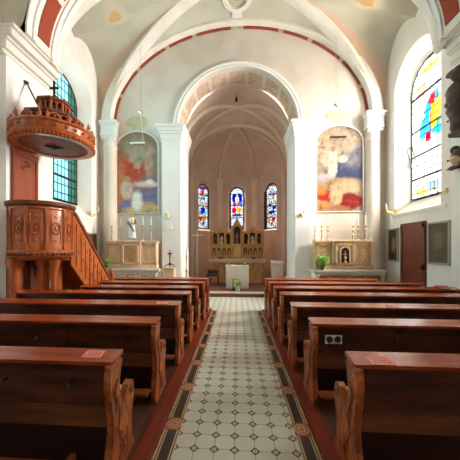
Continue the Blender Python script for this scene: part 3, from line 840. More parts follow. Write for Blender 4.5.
# ------------------------------------------------------------------ pulpit
PX, PY = -3.92, 5.08
T = thing('pulpit', 'carved reddish-brown wooden pulpit with curved body and stairs on the left', 'pulpit', (PX, PY, .035))
zo = -.035
R = .55
m = MB()
prof = [(R - .16, 1.42), (R - .06, 1.46), (R - .02, 1.50), (R - .02, 1.54), (R, 1.56), (R, 1.62), (R - .03, 1.65), (R - .03, 2.38), (R - .01, 2.40), (R - .01, 2.44)]
m.lathe([(r, z + zo) for r, z in prof], 0, 0, 48)
m.build('body', M['pulpit'], T, smooth=True)
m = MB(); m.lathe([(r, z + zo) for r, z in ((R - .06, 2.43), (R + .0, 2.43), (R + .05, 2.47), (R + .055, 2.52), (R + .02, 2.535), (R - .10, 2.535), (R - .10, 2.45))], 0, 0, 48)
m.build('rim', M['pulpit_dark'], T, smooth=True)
for i in range(10):                                    # pilaster strips between the panels
    a = -PI * .95 + i * 2 * PI / 10 + .32
    m = MB(); m.box(-.03, .03, -.025, .01, 1.64 + zo, 2.40 + zo, .008); m.box(-.04, .04, -.035, .01, 1.62 + zo, 1.68 + zo, .006); m.box(-.04, .04, -.035, .01, 2.33 + zo, 2.40 + zo, .006)
    m.box(-.012, .012, -.035, 0, 1.74 + zo, 2.28 + zo, .004)
    m.build('pilaster', M['pulpit'], T, loc=(math.cos(a) * (R - .03), math.sin(a) * (R - .03), 0), rot=(0, 0, a + PI / 2))
    b = a + PI / 10                                     # carved medallion wreath in each panel
    m = MB()
    m.sweep([(.07 * math.cos(2 * PI * q / 20), 0, 2.03 + zo + .10 * math.sin(2 * PI * q / 20)) for q in range(20)], [(-.018, -.012), (.012, -.012), (.012, .012), (-.018, .012)], (0, 1, 0), closed=True)
    for q in range(10):
        c = 2 * PI * q / 10; m.sphere((.075 * math.cos(c), -.012, 2.03 + zo + .108 * math.sin(c)), .02, 1)
    m.sphere((0, 0, 2.03 + zo), .04, 2, (1, .5, 1.3)); m.sphere((0, 0, 2.25 + zo), .032, 1, (1.5, .5, 1)); m.sphere((0, 0, 1.80 + zo), .032, 1, (1.5, .5, 1))
    m.tube([(-.09, 0, 1.74 + zo), (-.09, -.01, 2.30 + zo)], .006, 6); m.tube([(.09, 0, 1.74 + zo), (.09, -.01, 2.30 + zo)], .006, 6)
    m.build('carved_panel', M['pulpit'], T, smooth=True, loc=(math.cos(b) * (R - .03), math.sin(b) * (R - .03), 0), rot=(0, 0, b + PI / 2))
m = MB()                                                # lace-like valance
for i in range(44):
    a = 2 * PI * i / 44
    m.sphere(((R - .0) * math.cos(a), (R - .0) * math.sin(a), 1.54 + zo), .028, 1, (1, 1, 1.3))
m.build('valance', M['pulpit_dark'], T, smooth=True)
for cx, cy, r in ((-.30, -.30, .11), (.05, -.02, .10), (.30, -.05, .07), (-.36, .2, .09), (.1, .35, .07)):
    m = MB(); pr_ = [(r * 1.3, 0), (r * 1.3, .10), (r * 1.0, .14), (r * .9, .2)]
    for q in range(12): pr_ += [(r * (.92 + .08 * (q % 2)), .22 + q * .085)]
    pr_ += [(r * 1.0, 1.24), (r * 1.25, 1.28), (r * 1.5, 1.34), (r * 1.5, 1.42)]
    m.lathe(pr_, cx, cy, 16)
    for q in range(6):
        a = q * PI / 3; m.tube([(cx + r * 1.0 * math.cos(a), cy + r * 1.0 * math.sin(a), .2), (cx + r * 1.0 * math.cos(a), cy + r * 1.0 * math.sin(a), 1.22)], r * .13, 6)
    m.build('column', M['pulpit'], T, smooth=True)
m = MB(); m.box(-.60, -.25, -.12, .45, .0, 1.40, .01); m.build('core_post', M['pulpit_dark'], T)
# stairs running up along the wall
for i in range(8):
    zt = 1.36 - i * .165; y0_ = .50 + i * .19
    MB().box(-.62, .40, y0_, y0_ + .24, zt - .04, zt, .005).box(-.60, .38, y0_, y0_ + .03, zt - .165, zt - .03).build('stair_step', M['pulpit'], T)
def stair_side(x, nm):
    m = MB()
    o_ = [(.25, 2.36), (.37, 2.34), (1.98, .72), (1.98, 0), (1.55, 0), (.25, 1.30)]
    m.prism([(x, a, b + zo if b else 0) for a, b in o_], (.035, 0, 0))
    p = m.build(nm, M['pulpit'], T)
    m = MB()
    m.sweep([(x + .017, .22, 2.42), (x + .017, .37, 2.36), (x + .017, 2.0, .72)], [(-.045, -.03), (.045, -.03), (.045, .03), (-.045, .03)], (1, 0, 0))
    m.build('handrail', M['pulpit_dark'], p)
    m = MB()
    for i in range(9):
        a = .42 + i * .175; top = 2.34 - (a - .37) * 1.006 - .12; bot = max(.12, 1.33 - (a - .25) * 1.0 + .10)
        m.box(x + .035, x + .055, a - .018, a + .018, bot, top + zo, .004)
        for q in range(2): m.sphere((x + .04, a + .085, bot + (top - bot) * (.3 + .4 * q)), .032, 1, (.5, 1, 1.6))
    m.build('carving', M['pulpit_carve'], p)
stair_side(.42, 'stair_side')
m = MB(); m.box(.40, .52, 1.94, 2.08, 0, .95, .01); m.sphere((.46, 2.01, 1.0), .06, 2); m.build('newel_post', M['pulpit'], T)
# back board on the pier
T = thing('pulpit_backboard', 'tall reddish wooden back panel on the pier between pulpit and its canopy', 'panel', (-4.6, 5.42, 2.3))
MB().box(.0, .05, -.33, .33, 0, 1.43, .006).build('board', M['redwood'], T)
m = MB()
for y0_, y1_ in ((-.34, -.27), (.27, .34)): m.box(.05, .07, y0_, y1_, 0, 1.43, .004)
m.box(.05, .07, -.27, .27, 1.3, 1.43, .004); m.box(.05, .065, -.27, .27, 0, .1, .004); m.build('framing', M['redwood'], T)
m = MB()
for i in range(9):
    a = i * .7; m.sphere((.06, .12 * math.sin(a), 1.22 - i * .022), .035, 1, (.4, 1, 1))
m.build('carved_wreath', M['pulpit_dark'], T, smooth=True)

# canopy (sounding board)
CX, CY, CZc = -3.80, 5.27, 3.73
T = thing('pulpit_canopy', 'round carved wooden sounding board with tiered lantern above the pulpit', 'canopy', (CX, CY, CZc))
R = .76
m = MB(); m.lathe([(0.001, .05), (R - .14, .05), (R - .13, .02), (R - .02, .01), (R - .02, .05), (R, .07), (R + .01, .10), (R - .03, .16), (R - .02, .26), (R + .02, .29), (R, .33), (R - .10, .34), (.001, .36)], 0, 0, 56)
m.build('board', M['pulpit'], T, smooth=True)
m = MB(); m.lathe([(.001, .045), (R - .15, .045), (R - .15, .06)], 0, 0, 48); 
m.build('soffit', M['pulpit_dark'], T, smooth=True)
m = MB()
for i in range(72):
    a = 2 * PI * i / 72; m.sphere(((R + .0) * math.cos(a), (R + .0) * math.sin(a), .045), .026, 1, (1, 1, 1.5))
m.build('valance', M['pulpit'], T, smooth=True)
m = MB()                                        # dove-like star ornament on the underside
for i in range(4):
    a = i * PI / 2 + .5; m.tube([(0, 0, .03), (.17 * math.cos(a), .17 * math.sin(a), .03)], [.035, .008], 6)
m.sphere((0, 0, .02), .045, 1); m.build('ornament', M['dark'], T, smooth=True)
m = MB()
NC = 20
for i in range(NC):                              # carved cresting: scrolls and finials
    a = 2 * PI * i / NC; ca, sa = math.cos(a), math.sin(a)
    if i % 2:
        m.tube([((R - .03) * math.cos(a + t * .14), (R - .03) * math.sin(a + t * .14), .33 + .10 * math.sqrt(max(0, 1 - t * t))) for t in (-1, -.8, -.4, 0, .4, .8, 1)], .018, 6)
        m.sphere(((R - .03) * ca, (R - .03) * sa, .37), .03, 1)
    else:
        m.tube([((R - .03) * ca, (R - .03) * sa, .32), ((R - .02) * ca, (R - .02) * sa, .42), ((R - .02) * ca, (R - .02) * sa, .50)], [.035, .028, .004], 6)
        m.sphere((R * ca, R * sa, .40), .03, 1)
m.build('cresting', M['pulpit_carve'], T, smooth=True)
r0 = None
for i in range(28):
    a = 2 * PI * i / 28
    if r0 is None: r0 = MB().sphere((0, 0, 0), .045, 1, (.6, .6, .7)).build('rosette', M['pulpit_carve'], T, smooth=True); c = r0
    else: c = r0.copy(); COL.objects.link(c); c.parent = T
    c.location = (R * math.cos(a), R * math.sin(a), .21)
def tier(nm, r, z0, z1, n=8, roof=.06):
    m = MB(); rot = PI / 8
    m.lathe([(r * .55, z0), (r * .55, z1)], 0, 0, n, rot, rot + 2 * PI); m.build(nm + '_core', M['dark'], T)
    m = MB()
    for i in range(n):
        a = rot + 2 * PI * i / n; b = rot + 2 * PI * (i + 1) / n
        m.box(-.022, .022, -.022, .022, z0, z1) if False else None
        A = Vector((r * math.cos(a), r * math.sin(a), 0)); B = Vector((r * math.cos(b), r * math.sin(b), 0))
        m.tube([A + Vector((0, 0, z0)), A + Vector((0, 0, z1))], .028, 8)
        Mi = (A + B) / 2; m.tube([Mi + Vector((0, 0, z0)), Mi + Vector((0, 0, z1))], .016, 6)
        for q in range(2):
            P0 = A + (B - A) * (q * .5); P1 = A + (B - A) * (q * .5 + .5); cc = (P0 + P1) / 2
            m.tube([cc + (P0 - cc) * math.cos(t) + Vector((0, 0, z1 - .10 + .08 * math.sin(t))) for t in [PI * j / 8 for j in range(9)]], .016, 6)
    m.lathe([(r + .03, z0), (r + .03, z0 + .04), (r, z0 + .05), (r - .05, z0 + .05), (r - .05, z0), (r + .03, z0)], 0, 0, n, rot, rot + 2 * PI)
    m.build(nm + '_arcade', M['pulpit'], T)
    m = MB(); m.lathe([(.001, z1 - .01), (r + roof, z1 - .01), (r + roof + .01, z1 + .03), (r * .75, z1 + .09), (.001, z1 + .13)], 0, 0, n, rot, rot + 2 * PI)
    m.build(nm + '_roof', M['pulpit_dark'], T)
tier('lower_tier', .50, .34, .56)
tier('upper_tier', .27, .65, .90)
m = MB(); m.lathe([(.06, .98), (.03, 1.04), (.04, 1.08), (.015, 1.12)], 0, 0, 12); m.box(-.018, .018, -.018, .018, 1.10, 1.38, .004); m.box(-.08, .08, -.018, .018, 1.24, 1.28, .004)
for c in ((-.08, 0, 1.26), (.08, 0, 1.26), (0, 0, 1.39)): m.sphere(c, .028, 1)
m.build('cross', M['iron'], T, smooth=False)
m = MB(); m.tube([(-.22, .0, .66), (-.77, .19, 1.53)], .018, 8); m.sphere((-.76, .19, 1.52), .045, 2, (1, 1, .8)); m.tube([(-.80, .19, 1.52), (-.80, .19, 1.56)], .05, 10)
m.build('tie_rod', M['darkstatue'], T, smooth=True)

# ------------------------------------------------------------------ murals
def mural(cx, label, mat):
    root = thing('mural', label, 'painting', (cx, 8.975, 2.85))
    hw, zs, rise = .775, 2.28, .60
    ol = arch(0, hw, 0, zs, 24, rise)
    MB().prism([(x, 0, z) for x, z in ol], (0, .006, 0)).build('canvas', mat, root)
    m = MB(); m.sweep([(x, -.004, z) for x, z in ol], [(-.02, -.0), (.012, -.0), (.012, .045), (-.02, .045)], (0, 1, 0), closed=True)
    m.build('border', M['trim'], root)
    return root
mural(-3.46, 'tall arched religious painting with kneeling white figure above the left altar', M['mural_left'])
mural(3.36, 'tall arched religious painting with pale rising figure above the right altar', M['mural_right'])
# painted rosettes above
for cx, nm in ((-3.46, 'left'), (3.32, 'right')):
    m = MB(); m.lathe([(.10, 0), (.30, 0), (.30, .004), (.10, .004), (.10, 0)], 0, 0, 32)
    for i in range(14):
        a = 2 * PI * i / 14; m.sphere((.27 * math.cos(a), .27 * math.sin(a), .004), .05, 1, (1, 1, .06))
    o = m.build('trim_%d' % k, M['rosette'], loc=(cx, 8.99, 6.02), rot=(PI / 2, 0, 0)); o.scale = (1.25, .75, 1); struct(o, 'faded ochre rosette painted on the %s of the far wall' % nm); k += 1
# picture light bars and hanging spot wires
for cx, y, lab, mat in ((-3.40, 8.86, 'short white lamp bar at the top of the left painting', M['white']), (3.27, 8.86, 'short black lamp bar at the top of the right painting', M['iron'])):
    T = thing('picture_lamp', lab, 'lamp', (cx, y, 5.26))
    MB().box(-.26, .26, -.04, .0, -.02, .03, .006).build('lamp_bar', mat, T)
    m = MB(); m.tube([(-.22, .0, -.0), (-.22, .10, -.03)], .008, 6); m.tube([(.22, .0, -.0), (.22, .10, -.03)], .008, 6); m.build('bracket', mat, T)
for cx, ztop, lab in ((-3.16, 9.3, 'small spotlight hanging on a long wire before the left painting'), (3.08, 9.3, 'small spotlight hanging on a long wire before the right painting')):
    yy = 8.5
    T = thing('hanging_spotlight', lab, 'lamp', (cx, yy, 6.1))
    zt = zvault(cx, yy, 7.55, 1.48) - 6.1
    m = MB(); m.tube([(0, 0, .05), (0, 0, zt)], .006, 6); m.build('wire', M['steel'], T)
    m = MB(); m.tube([(-.05, 0, .07), (.05, 0, -.03)], .032, 10); m.sphere((0, 0, .06), .03, 1); m.tube([(-.02, 0, -.02), (-.09, 0, .02)], .012, 6); m.tube([(.03, 0, .03), (.08, 0, .08)], .012, 6)
    m.build('lamp_head', M['steel'], T, smooth=True)
    if cx < 0:
        m = MB(); m.tube([(0, 0, -.05), (0, .25, -.82)], .006, 6); m.build('drop_rod', M['white'], T)

# ------------------------------------------------------------------ side altars
def mat_frontal(nm, base, a, b):
    t = NT(nm); n = t.noise(9, 4)[0]; x, y, z = t.xyz()
    vo = t.n('ShaderNodeTexVoronoi', feature='F1'); vo.inputs['Scale'].default_value = 9; t.put(vo.inputs['Vector'], t.obj())
    col = t.mix(n, base, tuple(c * .85 for c in base))
    col = t.mix(t.math('SUBTRACT', 1.0, t.step(vo.outputs['Distance'], .22, .34)), col, a)
    col = t.mix(t.math('SUBTRACT', 1.0, t.step(vo.outputs['Distance'], .08, .14)), col, b)
    return t.bsdf(col, .5)
def side_altar(x0, x1, left):
    side = 'left' if left else 'right'
    T = thing('side_altar', ('pale marble side altar with carved retable under the left painting' if left else 'side altar with tabernacle niche and reddish frontal under the right painting'), 'altar', ((x0 + x1) / 2, 8.5, 0))
    w = (x1 - x0) / 2
    MB().box(-w, w, -.42, .22, .93, 1.0, .012).box(-w + .04, w - .04, -.38, .2, .89, .93, .006).build('altar_table', M['stone'], T)
    MB().box(-w + .10, w - .10, -.37, .2, .10, .89, .01).box(-w + .05, w - .05, -.38, .2, .0, .10, .01).build('base', M['cream'], T)
    MB().box(-w + .16, w - .16, -.385, -.37, .16, .86, .003).build('frontal', mat_frontal('frontal_' + side, (.74, .68, .58) if left else (.30, .11, .06), (.22, .12, .08) if left else (.52, .28, .16), (.62, .45, .28) if left else (.62, .52, .38)), T)
    for a in (-w + .12, w - .12):
        m = MB(); m.lathe([(.06, .1), (.06, .16), (.04, .2), (.04, .78), (.06, .82), (.065, .89)], a, -.375, 14); m.build('colonnette', M['stone'], T, smooth=True)
    off = ((-4.29 + -2.60) / 2 if left else (2.42 + 4.15) / 2) - (x0 + x1) / 2
    rw = .845 if left else .865
    pal, tan = (M['palewood'], M['tanwood'])
    m = MB(); m.box(off - rw, off + rw, -.10, .2, 1.0, 1.13, .008); m.box(off - rw + .02, off + rw - .02, -.04, .2, 1.13, 1.84, .006); m.build('retable', tan if not left else pal, T)
    secs = ((-rw + .04, -.33), (-.27, .27), (.33, rw - .04))
    for j, (a, b) in enumerate(secs):
        d = -.07 if j == 1 else -.045
        if j == 1:
            d = -.15
            MB().box(off + a - .04, off + b + .04, -.13, -.03, 1.13, 1.86, .006).build('centre_block', tan, T)
        m = MB(); fr = .05
        for (u0, u1, v0, v1) in ((a, a + fr, 1.15, 1.80), (b - fr, b, 1.15, 1.80), (a, b, 1.15, 1.15 + fr), (a, b, 1.80 - fr, 1.80)):
            m.box(off + u0, off + u1, d - .03, d + .02, v0, v1, .006)
        p = m.build('panel_frame', tan if j != 1 else pal, T)
        c = off + (a + b) / 2
        if j == 1 and not left:
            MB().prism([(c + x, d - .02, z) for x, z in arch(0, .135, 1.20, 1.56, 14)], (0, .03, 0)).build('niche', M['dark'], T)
            m = MB(); m.sweep([(c + x, d - .03, z) for x, z in arch(0, .15, 1.19, 1.56, 14)], [(-.02, -.01), (.02, -.01), (.02, .03), (-.02, .03)], (0, 1, 0), closed=True); m.build('niche_frame', pal, T)
            m = MB(); m.box(c - .012, c + .012, d - .045, d - .02, 1.24, 1.58); m.box(c - .06, c + .06, d - .045, d - .02, 1.46, 1.485); m.lathe([(.06, 1.22), (.02, 1.28), (.02, 1.33), (.055, 1.36), (.03, 1.40)], c, d - .04, 10)
            m.build('gold_cross', M['brass'], T)
        else:
            m = MB()
            for q in range(12):
                an = q * PI / 6; m.sphere((c + .075 * math.cos(an), d + .0, 1.47 + .14 * math.sin(an)), .03, 1, (1, .5, 1))
            m.tube([(c, d, 1.22), (c, d, 1.68)], .012, 6); m.sphere((c, d, 1.47), .045, 1, (1, .4, 1.2))
            m.build('relief', M['brass'] if j == 1 else pal, p, smooth=True)
    for a in (-.30, .30):
        m = MB(); m.box(off + a - .035, off + a + .035, -.10, -.03, 1.13, 1.84, .006); m.build('pilaster', M['cream'], T)
    m = MB(); m.box(off - rw - .02, off + rw + .02, -.08, .2, 1.84, 1.88, .006); m.box(off - .36, off + .36, -.18, .0, 1.86, 1.90, .006)
    n = 26
    for i in range(n):
        a = off - rw + (i + .5) * 2 * rw / n
        m.sphere((a, -.07, 1.895), .028, 1, (1, .5, 1))
    m.build('cornice', pal, T)
    return T
side_altar(-4.42, -2.42, True)
side_altar(2.28, 4.40, False)

# candlesticks
def candlestick(x, y, z, label, group, h=.50, ch=.30, mat='brass'):
    T = thing('candlestick', label, 'candlestick', (x, y, z), group=group)
    m = MB(); m.lathe([(.055, 0), (.055, .015), (.03, .04), (.014, .07), (.014, h * .35), (.028, h * .40), (.014, h * .45), (.012, h * .7), (.03, h * .76), (.012, h * .82), (.014, h * .95), (.045, h), (.045, h + .012)], 0, 0, 14)
    m.build('stand', M[mat], T, smooth=True)
    m = MB()
    for sx in (-1, 1): m.tube([(0, 0, h * .6), (sx * .03, 0, h * .66), (sx * .045, 0, h * .72)], .006, 5)
    m.build('ornament', M[mat], T, smooth=True)
    MB().lathe([(.013, h + .01), (.013, h + .01 + ch)], 0, 0, 10).build('candle', M['candle'], T)
    return T
M['rosebrass'] = plain('reddish_metal', (.62, .36, .26), .4, .5)
seqL = [(-4.17, 'outermost left candlestick'), (-3.85, 'second candlestick from the left'), (-3.10, 'candlestick just right of the statue'), (-2.83, 'rightmost candlestick')]
for x, l in seqL: candlestick(x, 8.56, 1.885, l + ' on the left side altar', 'candlesticks on the left side altar', mat='rosebrass' if x > -3.5 else 'brass')
seqR = [(2.46, 'leftmost candlestick'), (2.66, 'second candlestick from the left'), (2.86, 'third candlestick from the left, candle missing its height'), (3.62, 'fourth candlestick from the left'), (3.78, 'fifth candlestick from the left'), (4.0, 'rightmost candlestick')]
for i, (x, l) in enumerate(seqR):
    l = 'third candlestick from the left, shorter than its neighbours' if i == 2 else l
    candlestick(x, 8.56, 1.885, l + ' on the right side altar', 'candlesticks on the right side altar', h=.46, ch=.02 if i == 2 else .34)

# figures -----------------------------------------------------------------
def robed_figure(root, h, robe, mantle, skin=None, crown=False, rot=0.0):
    """small standing draped statue, base at z=0 facing -y"""
    skin = skin or M['flesh']
    m = MB(); s = h
    prof = [(.15, 0), (.16, .03), (.15, .12), (.13, .3), (.115, .45), (.12, .58), (.135, .68), (.13, .75), (.07, .80), (.04, .83)]
    seg = 22; rings = []
    for r, z in prof:
        rings.append([m.bm.verts.new((r * s * (1 + .07 * math.sin(7 * (2 * PI * i / seg)) * (1 - z)) * math.cos(2 * PI * i / seg), .72 * r * s * (1 + .09 * math.sin(9 * 2 * PI * i / seg + 1) * (1 - z)) * math.sin(2 * PI * i / seg), z * s)) for i in range(seg)])
    for a in range(len(prof) - 1):
        for i in range(seg): m.bm.faces.new([rings[a][i], rings[a][(i + 1) % seg], rings[a + 1][(i + 1) % seg], rings[a + 1][i]])
    m.bm.faces.new(list(reversed(rings[0]))); m.bm.faces.new(rings[-1])
    m.build('robe', robe, root, smooth=True, angle=60)
    m = MB(); m.sphere((0, -.005 * s, .88 * s), .058 * s, 2, (.85, .95, 1.15)); m.sphere((0, -.062 * s, .875 * s), .012 * s, 1, (.7, 1, 1.2)); m.tube([(0, 0, .80 * s), (0, 0, .85 * s)], .03 * s, 8)
    m.sphere((-.045 * s, -.12 * s, .60 * s), .022 * s, 1); m.sphere((.045 * s, -.12 * s, .62 * s), .022 * s, 1)
    m.build('head', skin, root, smooth=True)
    m = MB()
    for sx in (-1, 1): m.tube([(sx * .115 * s, 0, .74 * s), (sx * .15 * s, -.03 * s, .58 * s), (sx * .045 * s, -.11 * s, .60 * s)], [.045 * s, .045 * s, .03 * s], 8)
    m.tube([(-.11 * s, -.05 * s, .55 * s), (.02 * s, -.11 * s, .45 * s), (.11 * s, -.06 * s, .25 * s)], [.04 * s, .05 * s, .03 * s], 8)
    m.sphere((0, .018 * s, .88 * s), .066 * s, 2, (1, .8, 1.2))
    m.build('mantle', mantle, root, smooth=True)
    if crown:
        m = MB(); m.lathe([(.04 * s, .94 * s), (.055 * s, .97 * s), (.06 * s, 1.0 * s), (.01 * s, 1.03 * s)], 0, 0, 10); m.build('crown', M['gold'], root, smooth=True)
T = thing('saint_statue', 'painted statue with gold crown standing on the left side altar', 'statue', (-3.46, 8.52, 1.925))
MB().box(-.14, .14, -.11, .11, 0, .06, .01).build('plinth', M['steel'], T)
H_ = thing('x', 'x', 'x'); bpy.data.objects.remove(H_)
m = MB()
prof = [(.15, 0), (.16, .03), (.145, .12), (.125, .3), (.11, .45), (.12, .58), (.13, .68), (.12, .75), (.06, .80)]
def figure_at(root, h, z0, robe, mantle, crown=False):
    before = set(o.name for o in root.children)
    robed_figure(root, h, robe, mantle, crown=crown)
    for c in root.children:
        if c.name not in before: c.location.z += z0
figure_at(T, .84, .06, M['statuewhite'], M['statuebrown'], True)
m = MB(); m.sphere((.07, -.13, .66), .04, 2); m.sphere((.07, -.12, .58), .05, 2, (.8, .8, 1.4)); m.build('child', M['gold'], T, smooth=True)

# plants
def plant(x, y, z, label, R=.22, n=60, pot=True, mat='leaf'):
    T = thing('potted_plant', label, 'plant', (x, y, z))
    m = MB(); m.lathe([(.05, 0), (.075, .10), (.08, .11), (.065, .11), (.06, .09)], 0, 0, 16); m.build('pot', M['leafdark'] if mat == 'leaf' else M['pot'], T, smooth=True)
    m = MB(); rnd = random.Random(int(abs(x) * 100))
    for i in range(n):
        a = rnd.uniform(0, 2 * PI); l = rnd.uniform(.5, 1) * R; up = rnd.uniform(.15, 1.0) * R
        p0 = Vector((0, 0, .09)); p1 = Vector((l * .5 * math.cos(a), l * .5 * math.sin(a), .10 + up)); p2 = Vector((l * math.cos(a), l * math.sin(a), .09 + up * .75))
        sd = Vector((-math.sin(a), math.cos(a), 0)) * .014
        pts = [p0 - sd * .3, p0 + sd * .3, p1 + sd, p1 - sd, p2]
        vs = [m.bm.verts.new(p) for p in pts]
        m.bm.faces.new([vs[0], vs[1], vs[2], vs[3]]); m.bm.faces.new([vs[3], vs[2], vs[4]])
    m.build('foliage', M[mat], T)
    return T
plant(-4.20, 8.22, 1.0, 'small leafy green plant on the left end of the left side altar', .24, 110)
plant(2.58, 8.25, 1.0, 'bright green bushy plant on the right side altar', .34, 190)

# pedestal with dark candelabrum beside left altar
T = thing('pedestal', 'small tan wooden box pedestal between left side altar and white pier', 'pedestal', (-2.16, 8.42, 0))
MB().box(-.17, .17, -.16, .16, 0, 1.0, .01).box(-.20, .20, -.19, .19, 1.0, 1.04, .008).build('body', M['palewood'], T)
T = thing('crucifix_stand', 'ornate dark metal crucifix standing on the tan pedestal', 'crucifix', (-2.16, 8.42, 1.04))
m = MB()
for a in (0, 1, 2, 3):
    th = a * PI / 2 + .3
    m.tube([(0, 0, .10), (.10 * math.cos(th), .10 * math.sin(th), .09), (.16 * math.cos(th), .16 * math.sin(th), .015), (.19 * math.cos(th), .19 * math.sin(th), .03)], .012, 6)
m.lathe([(.04, .08), (.05, .12), (.015, .16), (.015, .22)], 0, 0, 10); m.build('foot', M['iron'], T, smooth=True)
m = MB(); m.box(-.014, .014, -.01, .01, .20, .56, .003); m.box(-.09, .09, -.01, .01, .44, .465, .003); m.build('cross', M['iron'], T)
m = MB(); m.tube([(0, -.02, .26), (.005, -.025, .34), (0, -.02, .42)], [.012, .022, .025], 8); m.sphere((0, -.025, .455), .02, 1)
for sx in (-1, 1): m.tube([(0, -.02, .42), (sx * .08, -.02, .455)], .01, 6)
m.build('corpus', M['iron'], T, smooth=True)

# paschal candle
T = thing('paschal_candle', 'thick white candle with red symbol on a wooden stand beside the chancel arch', 'candle', (-1.68, 8.82, 0))
MB().lathe([(.14, 0), (.14, .03), (.05, .07), (.045, .5), (.06, .55), (.045, .6), (.045, .85), (.07, .9), (.07, .94)], 0, 0, 16).build('stand', M['palewood'], T, smooth=True)
MB().lathe([(.042, .94), (.042, 1.62), (.02, 1.635)], 0, 0, 18).build('wax', M['candle'], T, smooth=True)
MB().box(-.008, .008, -.047, -.038, 1.22, 1.42).box(-.03, .03, -.046, -.034, 1.33, 1.35).build('red_symbol', M['redprint'], T)

# processional cross in chancel
T = thing('processional_cross', 'tall slim pale cross standing at the left inside the chancel', 'cross', (-1.66, 11.0, .15))
MB().tube([(0, 0, 0), (0, 0, 2.28)], .024, 10).box(-.23, .23, -.02, .02, 2.03, 2.085, .004).build('shaft', M['candle'], T)
MB().lathe([(.16, 0), (.16, .03), (.03, .07), (.03, .12)], 0, 0, 16).build('foot', M['iron'], T, smooth=True)

# ambo
T = thing('ambo', 'cream block-like lectern standing at the right in the chancel', 'lectern', (1.60, 10.8, .15))
MB().box(-.22, .22, -.18, .18, 0, .90, .01).build('body', M['cream'], T)
MB().prism([(-.24, -.22, .90), (-.24, .22, .98), (-.24, .22, 1.01), (-.24, -.22, .93)], (.48, 0, 0)).build('desk', M['white'], T)

# seat left of altar
T = thing('chancel_chair', 'dark low chair left of the high altar', 'chair', (-1.0, 10.9, .15))
MB().box(-.24, .24, -.22, .22, .38, .44, .01).build('seat', M['darkstatue'], T)
for a, b in ((-.22, -.2), (.22, -.2), (-.22, .2), (.22, .2)): MB().tube([(a, b, 0), (a, b, .40)], .018, 8).build('leg', M['darkstatue'], T)
MB().box(-.24, .24, .19, .23, .44, .60, .01).build('backrest', M['darkstatue'], T)

# front altar with cloth
T = thing('altar_table', 'small altar table fully draped, standing in the chancel arch', 'altar', (0.01, 10.05, .15))
MB().box(-.38, .38, -.14, .30, 0, .83, .01).build('body', M['cream'], T)
m = MB()
zs_ = [.02, .2, .5, .8, .86]
rings = []
for z in zs_:
    ring = []
    for i in range(64):
        t = i / 64 * 4; sd = int(t); f = t - sd; hw, hd = .425, .20
        c = [(-hw + 2 * hw * f, -hd), (hw, -hd + 2 * hd * f), (hw - 2 * hw * f, hd), (-hw, hd - 2 * hd * f)][sd]
        wv = .008 * math.sin(i * 1.7) * (1 - z)
        ring.append(m.bm.verts.new((c[0] * (1 + wv), c[1] * (1 + wv * 2) + .07, z)))
    rings.append(ring)
for a in range(len(rings) - 1):
    for i in range(64): m.bm.faces.new([rings[a][i], rings[a][(i + 1) % 64], rings[a + 1][(i + 1) % 64], rings[a + 1][i]])
m.bm.faces.new(rings[-1])
o = m.build('altar_cloth', M['white'], loc=(.01, 10.03, .15), smooth=True); tag(o, 'cream white cloth draped over the small altar table', 'cloth')
for x, l in ((-.31, 'left short gold candle holder on the draped altar'), (.29, 'right short gold candle holder on the draped altar')):
    T = thing('candle_holder', l, 'candle holder', (x, 10.0, 1.01), group='short candle holders on the draped altar')
    MB().lathe([(.035, 0), (.035, .02), (.02, .04), (.03, .07)], 0, 0, 12).build('holder', M['brass'], T, smooth=True)
    MB().lathe([(.024, .06), (.024, .13)], 0, 0, 10).build('candle', M['cream'], T, smooth=True)
# flowers in front
T = thing('flower_vase', 'grey vase with yellow flowers on the chancel step', 'flowers', (0.02, 9.32, .158))
MB().lathe([(.08, 0), (.085, .02), (.10, .18), (.105, .20), (.09, .20), (.08, .04)], 0, 0, 18).build('vase', M['pot'], T, smooth=True)
m = MB(); rnd = random.Random(3)
for i in range(26):
    a = rnd.uniform(0, 2 * PI); l = rnd.uniform(.05, .15); h = rnd.uniform(.22, .36)
    m.tube([(0, 0, .12), (l * .6 * math.cos(a), l * .6 * math.sin(a), h * .8), (l * math.cos(a), l * math.sin(a), h)], [.004, .006, .012], 5)
m.build('stems', M['leaf'], T)
for i in range(9):
    a = rnd.uniform(0, 2 * PI); l = rnd.uniform(.0, .13); h = rnd.uniform(.26, .40)
    MB().sphere((0, 0, 0), .035, 1, (1, 1, .6)).build('blossom', M['yellow'], T, loc=(l * math.cos(a), l * math.sin(a), h))
T = thing('notice_stand', 'small black framed card leaning on the front of the draped altar', 'sign', (-.03, 9.62, .15))
MB().box(-.13, .13, -.01, .01, 0, .40, .006).build('frame', M['iron'], T)
MB().box(-.10, .10, -.014, -.01, .10, .37).build('card', M['cream'], T)
for a in (-.1, .1): MB().tube([(a, .0, .0), (a, .12, .0), (a, .01, .2)], .008, 6).build('leg', M['iron'], T)

